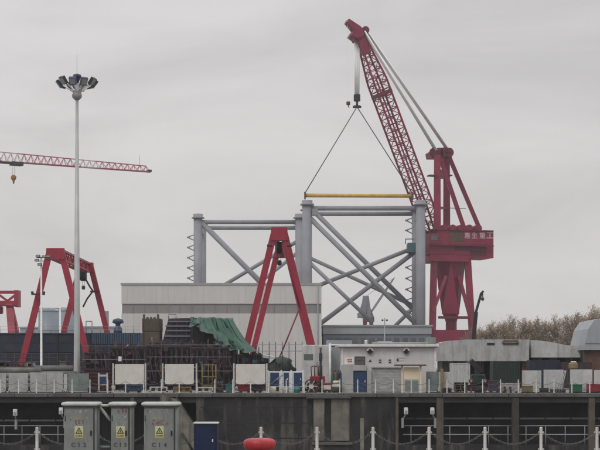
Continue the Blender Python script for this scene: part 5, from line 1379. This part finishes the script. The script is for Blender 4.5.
part('jib', MB().lattice(W(370, 314, D), W(394, 278, D), 1.0, 1.0, (0, 1, 0), (0.8, 0, 0.6), 12, 0.18, 0.1), M['grey_shed_dark'], t)
part('luffing_rope', MB().tube(W(366, 296, D), W(394, 278, D), 0.1, n=4), M['thin_rope'], t)

# dark telescopic lift boom right of the crane
D = 240.0
t = thing('boom_lift', (X(470, D), D, 0), 'dark telescopic lift with raised boom right of the crimson crane', 'boom lift')
ft = Vector((X(470.5, D), D, 1.6))
part('chassis', MB().bev(ft.x - 2.2, ft.x + 2.2, D - 1.2, D + 1.2, 0.5, 1.5, 0.15), M['dark_green'], t)
for sx in (-1.5, 1.5):
    for sy in (-1.15, 1.15): part('wheel', MB().tube((ft.x + sx, D + sy - .2, 0.55), (ft.x + sx, D + sy + .2, 0.55), 0.55, n=16), M['black_steel'], t)
part('lower_boom', MB().beam(ft, W(476, 312, D), 0.28, 0.3), M['black_steel'], t)
part('upper_boom', MB().beam(W(475.8, 312.5, D), W(481.3, 293, D), 0.17, 0.19), M['black_steel'], t)
part('jib_arm', MB().beam(W(480.8, 294, D), W(483.4, 291, D), 0.16), M['black_steel'], t)
part('hook', MB().tube(W(482.6, 292, D), W(482.8, 298.5, D), 0.09, n=5).ell(W(482.6, 299, D), 0.28, 0.28, 0.3, 8, 5), M['dark_steel'], t)

# ------------------------------------------------------------------ pale ship sections at right
D = 170.0
def section(p, D, depth, label, m='panel_pale', seams=()):
    """pale hull section with outline p, standing on cradle blocks"""
    t = thing('hull_section', (X(sum(q[0] for q in p) / len(p), D), D + depth / 2, 0), label, 'ship section', 'pale ship sections at right')
    part('shell', MB().prism([W(a, b, D) for a, b in p], (0, depth, 0)), M[m], t)
    xs = [q[0] for q in p]; zb = min(Z(q[1], D) for q in p)
    if zb > 0.3:
        k = 0
        while min(xs) + 3 + k * 16 < max(xs) - 2:
            a = min(xs) + 3 + k * 16
            part('cradle_block', MB().bev(X(a, D), X(a + 6, D), D + 0.8, D + depth - 0.8, 0, zb - 0.003, 0.05), M['rust' if k % 2 else 'dark_steel'], t); k += 1
    for s in seams: part('seam_strip', MB().box(X(s, D) - 0.05, X(s, D) + 0.05, D - 0.05, D - 0.002, max(zb, 0.05) + 0.05, Z(max(q[1] for q in p if q[1] < 352) if 0 else 350, D) + 0.6), M['grey_shed'], t)
    return t
s1 = section([(440, 361), (529, 361), (529, 339.5), (466, 339.5), (447, 341), (440, 343)], 171, 8, 'long pale ship section behind the hoardings right of the hut', 'panel_grey', (466, 488, 508))
part('port_slot', MB().box(X(487, 171), X(494.5, 171), 170.93, 170.998, Z(345, 171), Z(342.8, 171)), M['black_steel'], s1)
part('frame_top', MB().path([W(503, 344, 170.9), W(503, 340.4, 170.9), W(518, 340.4, 170.9), W(518, 344, 170.9)], 0.09), M['yellow_frame'], s1)
part('frame_bar', MB().tube(W(503, 343.6, 170.9), W(518, 343.6, 170.9), 0.10, n=6), M['dark_steel'], s1)
section([(531, 357.5), (586.5, 357.5), (586.5, 347), (566, 345), (548, 341.5), (536, 340.2), (531, 340)], 172, 7, 'pale sloping-topped ship section standing clear on blocks', 'panel_pale', (558,))
s3 = section([(584, 350), (650, 350), (650, 318), (604, 318), (594.5, 320), (588.5, 329), (584.6, 345)], 168, 9, 'tall pale grey rounded ship section at the right edge', 'grey_shed', ())
part('weld_line', MB().box(X(585.4, 168), X(640, 168), 167.95, 167.998, Z(343.6, 168), Z(342.8, 168)), M['grey_shed_dark'], s3)
t = solo('plate_wall', MB().bev(X(586, 167), X(650, 167), 168.6, 168.9, 0, Z(350.6, 168), 0.03), M['rust'], 'rust-brown plate wall below the tall grey section', 'steel plate')
# added dark backdrop closing bright gaps, standing in for shade below the pale sections
for i_, (a, b, y, lab) in enumerate(((440, 488, 359, 'added dark backdrop for the shade under the long pale section, left one'), (489, 532, 358, 'added dark backdrop for the shade under the long pale section, right one'), (533, 588, 356, 'added dark backdrop for the shade under the sloping section'))):
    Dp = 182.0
    t = thing('dark_backdrop', (X((a + b) / 2, Dp), Dp, 0), lab, 'backdrop')
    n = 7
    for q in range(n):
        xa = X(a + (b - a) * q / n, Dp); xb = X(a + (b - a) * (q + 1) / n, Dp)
        part('plate', MB().bev(xa + 0.02, xb - 0.02, Dp + random.uniform(-.2, .2), Dp + 0.5, 0.0, Z(y + random.uniform(-1.2, 0.8), Dp), 0.02), M[random.choice(['block', 'block_rib', 'navy', 'dark_steel'])], t)  # upright panels of the added backdrop, in dark tones
# dark clutter under the sections
def dark_container(p0, p1, y0, D, m, label):
    x0, x1, z1 = X(p0, D), X(p1, D), Z(y0, D)
    t = thing('storage_container', ((x0 + x1) / 2, D + 1.2, 0), label, 'container')
    part('body', MB().box(x0, x1, D, D + 2.4, 0.15, z1), M[m], t)
    n = max(4, int((x1 - x0) / 0.3)); c0 = None
    for i in range(n):
        xx = x0 + 0.05 + i * (x1 - x0 - 0.1) / n
        if c0 is None: c0 = part('corrugation', MB().box(xx, xx + 0.14, D - 0.04, D - 0.002, 0.25, z1 - 0.1), M[m], t); xf = xx
        else: share(c0, t, (xx - xf, 0, 0))
    for x in (x0, x1 - 0.12): part('corner_post', MB().box(x, x + 0.12, D - 0.05, D + 0.0, 0, z1 + 0.02), M[m], t)
    part('top_rail', MB().box(x0, x1, D - 0.045, D + 2.4, z1 + 0.002, z1 + 0.1), M[m], t)
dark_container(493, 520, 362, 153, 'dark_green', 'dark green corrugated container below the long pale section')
dark_container(452, 470, 364, 154, 'panel_pale', 'pale corrugated container right of the hut')
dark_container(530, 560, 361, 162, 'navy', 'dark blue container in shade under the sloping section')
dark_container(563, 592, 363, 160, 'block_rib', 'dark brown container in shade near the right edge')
D = 149.0
t = thing('dark_tracked_loader', (X(478, D), D + 1, 0), 'dark small tracked loader with tilted arm right of the hut', 'loader')
for sy in (0, 1.6): part('track', MB().bev(X(469, D), X(488, D), D + sy, D + sy + 0.4, 0, 0.6, 0.18), M['black_steel'], t)
part('body', MB().bev(X(472, D), X(486, D), D + 0.2, D + 1.8, 0.6, 1.7, 0.15), M['dark_green'], t)
part('arm', MB().beam(W(471, 361, D), W(482, 372, D), 0.16, 0.25), M['black_steel'], t)
part('bucket', MB().prism([W(468, 363, D), W(473, 358.8, D), W(475, 364, D)], (0, 1.8, 0)), M['black_steel'], t)
for i, p in enumerate((471, 485)):
    c = (X(p, 139.3), 139.3, 0)
    t = thing('hydrant', c, ('red hydrant head on the far dock edge, left of two', 'red hydrant head on the far dock edge, right of two')[i], 'hydrant', 'hydrants on the far quay')
    part('barrel', MB().lathe(c, [(0.16, 0), (0.16, 0.05), (0.09, 0.08), (0.09, 0.95), (0.19, 1.0), (0.21, 1.15), (0.12, 1.3)], 12), M['hydrant'], t)
    part('outlet', MB().tube((c[0], c[1] - 0.02, 1.08), (c[0], c[1] - 0.32, 1.08), 0.09, n=8), M['mast'], t)
# leaning pipes by the right panels
D = 139.2
t = thing('leaning_pipe_bundle', (X(560, D), D, 0), 'grey thin pipes leaning on a pale panel at right', 'pipes')
for a, b in ((556, 563.5), (558.5, 565), (561, 566), (553, 560)):
    part('pipe', MB().tube((X(a, D), D - 0.1, 0.03), W(b, 370.5, PD - 0.3), 0.04, n=6), M['mast'], t)
part('base_bin', MB().bev(X(551, D), X(566, D), D + 0.1, D + 0.5, 0, 0.35, 0.03), M['dark_steel'], t)
D = 146
t = thing('work_light', (X(574, D), D, 0), 'yellow-brown work light trolley with white top behind pale panels', 'work light')
part('stand', MB().tube((X(574, D), D, 0), (X(574, D), D, Z(364, D)), 0.08, n=6), M['dark_steel'], t)
part('housing', MB().bev(X(569, D), X(577.5, D), D - 0.4, D + 0.4, Z(369, D), Z(363, D), 0.1), M['yellow_frame'], t)
part('cap', MB().bev(X(571, D), X(576, D), D - 0.35, D + 0.35, Z(362.9, D), Z(361.3, D), 0.06), M['white_steel'], t)
# pale pile of bags by the right panels, small dark machines behind the rail
for (p0, p1, y0, D, m, lab) in ((502, 520, 384, 140.4, 'panel_grey', 'low grey steel crate right of the hydrants'), (523, 533, 386.5, 138.7, 'yellow_frame', 'small dull yellow crate before the first pale panel'),
                                (455, 468, 383, 141.5, 'dark_green', 'dark green steel crate just right of the brown post'), (489, 501, 381, 142, 'block_purple', 'dark steel crate behind the right hydrant')):
    crate(p0, p1, y0, D, 0.9, m, lab, 4)

# coils of hose and pallets behind the far railing
for (p, D, m, lab) in ((92.5, 138.8, 'dark_steel', 'dark hose coil on the quay left of the small blue sign'), (219, 138.9, 'block_rib', 'brown hose coil on the quay left of the teal crate'),
                       (447, 138.8, 'dark_steel', 'dark hose coil at the foot of the brown post'), (479, 138.8, 'black_steel', 'black hose coil between the two hydrants'), (544, 138.7, 'dark_steel', 'dark hose coil before the second pale panel')):
    c = Vector((X(p, D), D, 0.0)); t = thing('hose_coil', c, lab, 'hose coil')
    for q in range(5):
        R = 0.42 - 0.02 * (q % 3); z = 0.05 + q * 0.095
        pts = [c + Vector((R * math.cos(a_ * math.pi / 9), R * math.sin(a_ * math.pi / 9), z)) for a_ in range(19)]
        part('turn', MB().path(pts, 0.05, n=5), M[m], t)
    part('loose_end', MB().path([c + Vector((0.4, 0, 0.05)), c + Vector((0.9, -0.15, 0.05)), c + Vector((1.5, 0.1, 0.05)), c + Vector((1.9, 0.0, 0.05))], 0.045, n=5), M[m], t)
for (p, D, nst, lab) in ((506, 139.0, 4, 'stack of timber pallets right of the right hydrant'), (216.5, 143.5, 6, 'stack of timber pallets beside the yellow access tower'), (461, 140.5, 5, 'stack of timber pallets before the green crate right of the hut')):
    t = thing('pallet_stack', (X(p, D), D + 0.5, 0), lab, 'pallets')
    for q in range(nst):
        z = q * 0.15; x0 = X(p, D) - 0.55 + random.uniform(-.05, .05)
        part('deck_board', MB().box(x0, x0 + 1.1, D, D + 1, z + 0.12, z + 0.145), M['pallet'], t)
        for w_ in (0, 0.5, 1.0): part('bearer', MB().box(x0 + w_, x0 + w_ + 0.1, D + 0.02, D + 0.98, z, z + 0.118), M['pallet'], t)
# ------------------------------------------------------------------ bare winter trees
def make_tree(seed, H, label):
    rnd = random.Random(seed)
    root = thing('bare_tree', (0, 0, 0), label, 'tree', 'bare trees behind the pale ship sections')
    trunk, br, tw = MB(), MB(), MB(); tips = []
    def grow(p, d, L, r, lev):
        if lev >= 5 or L < 0.35: return
        n = 3 if lev < 2 else 2; pts = [p]
        for i in range(n):
            d = (d + Vector((rnd.gauss(0, .12), rnd.gauss(0, .12), rnd.gauss(0.05, .06)))).normalized()
            q = pts[-1] + d * L / n
            r1 = r * (1 - 0.5 * (i + 1) / n)
            (trunk if lev == 0 else br if lev < 3 else tw).tube(pts[-1], q, r * (1 - 0.5 * i / n), r1, n=6 if lev == 0 else 3, cap=False)
            pts.append(q)
            if lev > 0 or i > 0:
                for _ in range(rnd.choice((2, 3)) if lev < 3 else rnd.choice((3, 4))):
                    ax = Vector((rnd.gauss(0, 1), rnd.gauss(0, 1), rnd.gauss(0.15, .5))).normalized()
                    nd = (d * rnd.uniform(0.75, 1.3) + ax * rnd.uniform(0.5, 0.85) + UP * 0.25).normalized()
                    grow(q.lerp(pts[-2], rnd.random() * .7), nd, L * rnd.uniform(0.42, 0.68), max(0.022, r1 * 0.55), lev + 1)
        if lev >= 2: tips.append(pts[-1])
        if lev == 0: grow(pts[-1], d, L * 0.62, r * 0.5, 1); grow(pts[-1], (d + Vector((rnd.gauss(0, .4), rnd.gauss(0, .4), 0))).normalized(), L * 0.6, r * 0.45, 1)
    grow(Vector((0, 0, 0)), UP.copy(), H * 0.55, H * 0.014 + 0.05, 0)
    lf = MB()
    for p in rnd.sample(tips, min(len(tips), 700)):
        for _ in range(2):
            c = p + Vector((rnd.gauss(0, .25), rnd.gauss(0, .25), rnd.gauss(0, .25))); a = Vector((rnd.gauss(0, 1), rnd.gauss(0, 1), rnd.gauss(0, 1))).normalized()
            b = a.orthogonal().normalized() * 0.075; a = a * 0.15
            lf.add([c - a, c + b, c + a, c - b], [(0, 1, 2, 3)])
    part('trunk', trunk, M['bark'], root); part('branches', br, M['bark'], root); part('twigs', tw, M['bark'], root)
    o = part('dry_leaves', lf, M['dry_leaf'], root); o['kind'] = 'stuff'
    return root
protos = [make_tree(40 + i, 10.0, '') for i in range(4)]
spots = []
rnd = random.Random(3)
tops = {480: 328, 492: 324, 503: 321, 515: 319, 527: 319, 538: 321, 549: 321.5, 559: 320, 568: 318, 578: 314, 588: 312, 598: 311, 610: 311, 470: 331}
i = 0
names = sorted(tops)
for row, D in enumerate((330.0, 345.0)):
    for k, p in enumerate(names):
        if row and k % 2: continue
        pp = p + (6 if row else 0) + rnd.uniform(-2, 2)
        h = Z(tops[p] - 5.5 + (2 if row else 0) + rnd.uniform(-2, 2), D)
        spots.append((pp, D + rnd.uniform(-4, 4), h, row, k))
for i, (pp, D, h, row, k) in enumerate(spots):
    ords = ['first', 'second', 'third', 'fourth', 'fifth', 'sixth', 'seventh', 'eighth', 'ninth', 'tenth', 'eleventh', 'twelfth', 'thirteenth', 'fourteenth']
    lab = 'bare brown tree seen through the front row of trees at right' if row else '%s bare brown tree from the left in the front row at right' % ords[k]
    src = protos[i % 4]
    zmax = max(v.co.z for ch in src.children for v in ch.data.vertices) if not src.get('zm') else src['zm']
    src['zm'] = zmax
    if i < 4: src.location = (X(pp, D), D, 0); src.scale = (h / zmax,) * 3; src['label'] = lab; src.rotation_euler.z = rnd.random() * 6
    else: dup(src, (X(pp, D), D, 0), rnd.random() * 6, h / zmax, lab)
for o in COL.objects:
    if 'zm' in o: del o['zm']

# ------------------------------------------------------------------ air
hz_m = bpy.data.materials.new('haze_air'); hz_m.use_nodes = True
hn = hz_m.node_tree.nodes; hn.clear()
ho = hn.new('ShaderNodeOutputMaterial'); hv = hn.new('ShaderNodeVolumePrincipled')
hv.inputs['Color'].default_value = (0.93, 0.95, 0.98, 1); hv.inputs['Density'].default_value = 0.0002
hv.inputs['Anisotropy'].default_value = 0.2
hz_m.node_tree.links.new(hv.outputs[0], ho.inputs['Volume'])
struct('haze', MB().box(-950, 950, -320, 1850, -15.5, 130), hz_m, 'stuff')
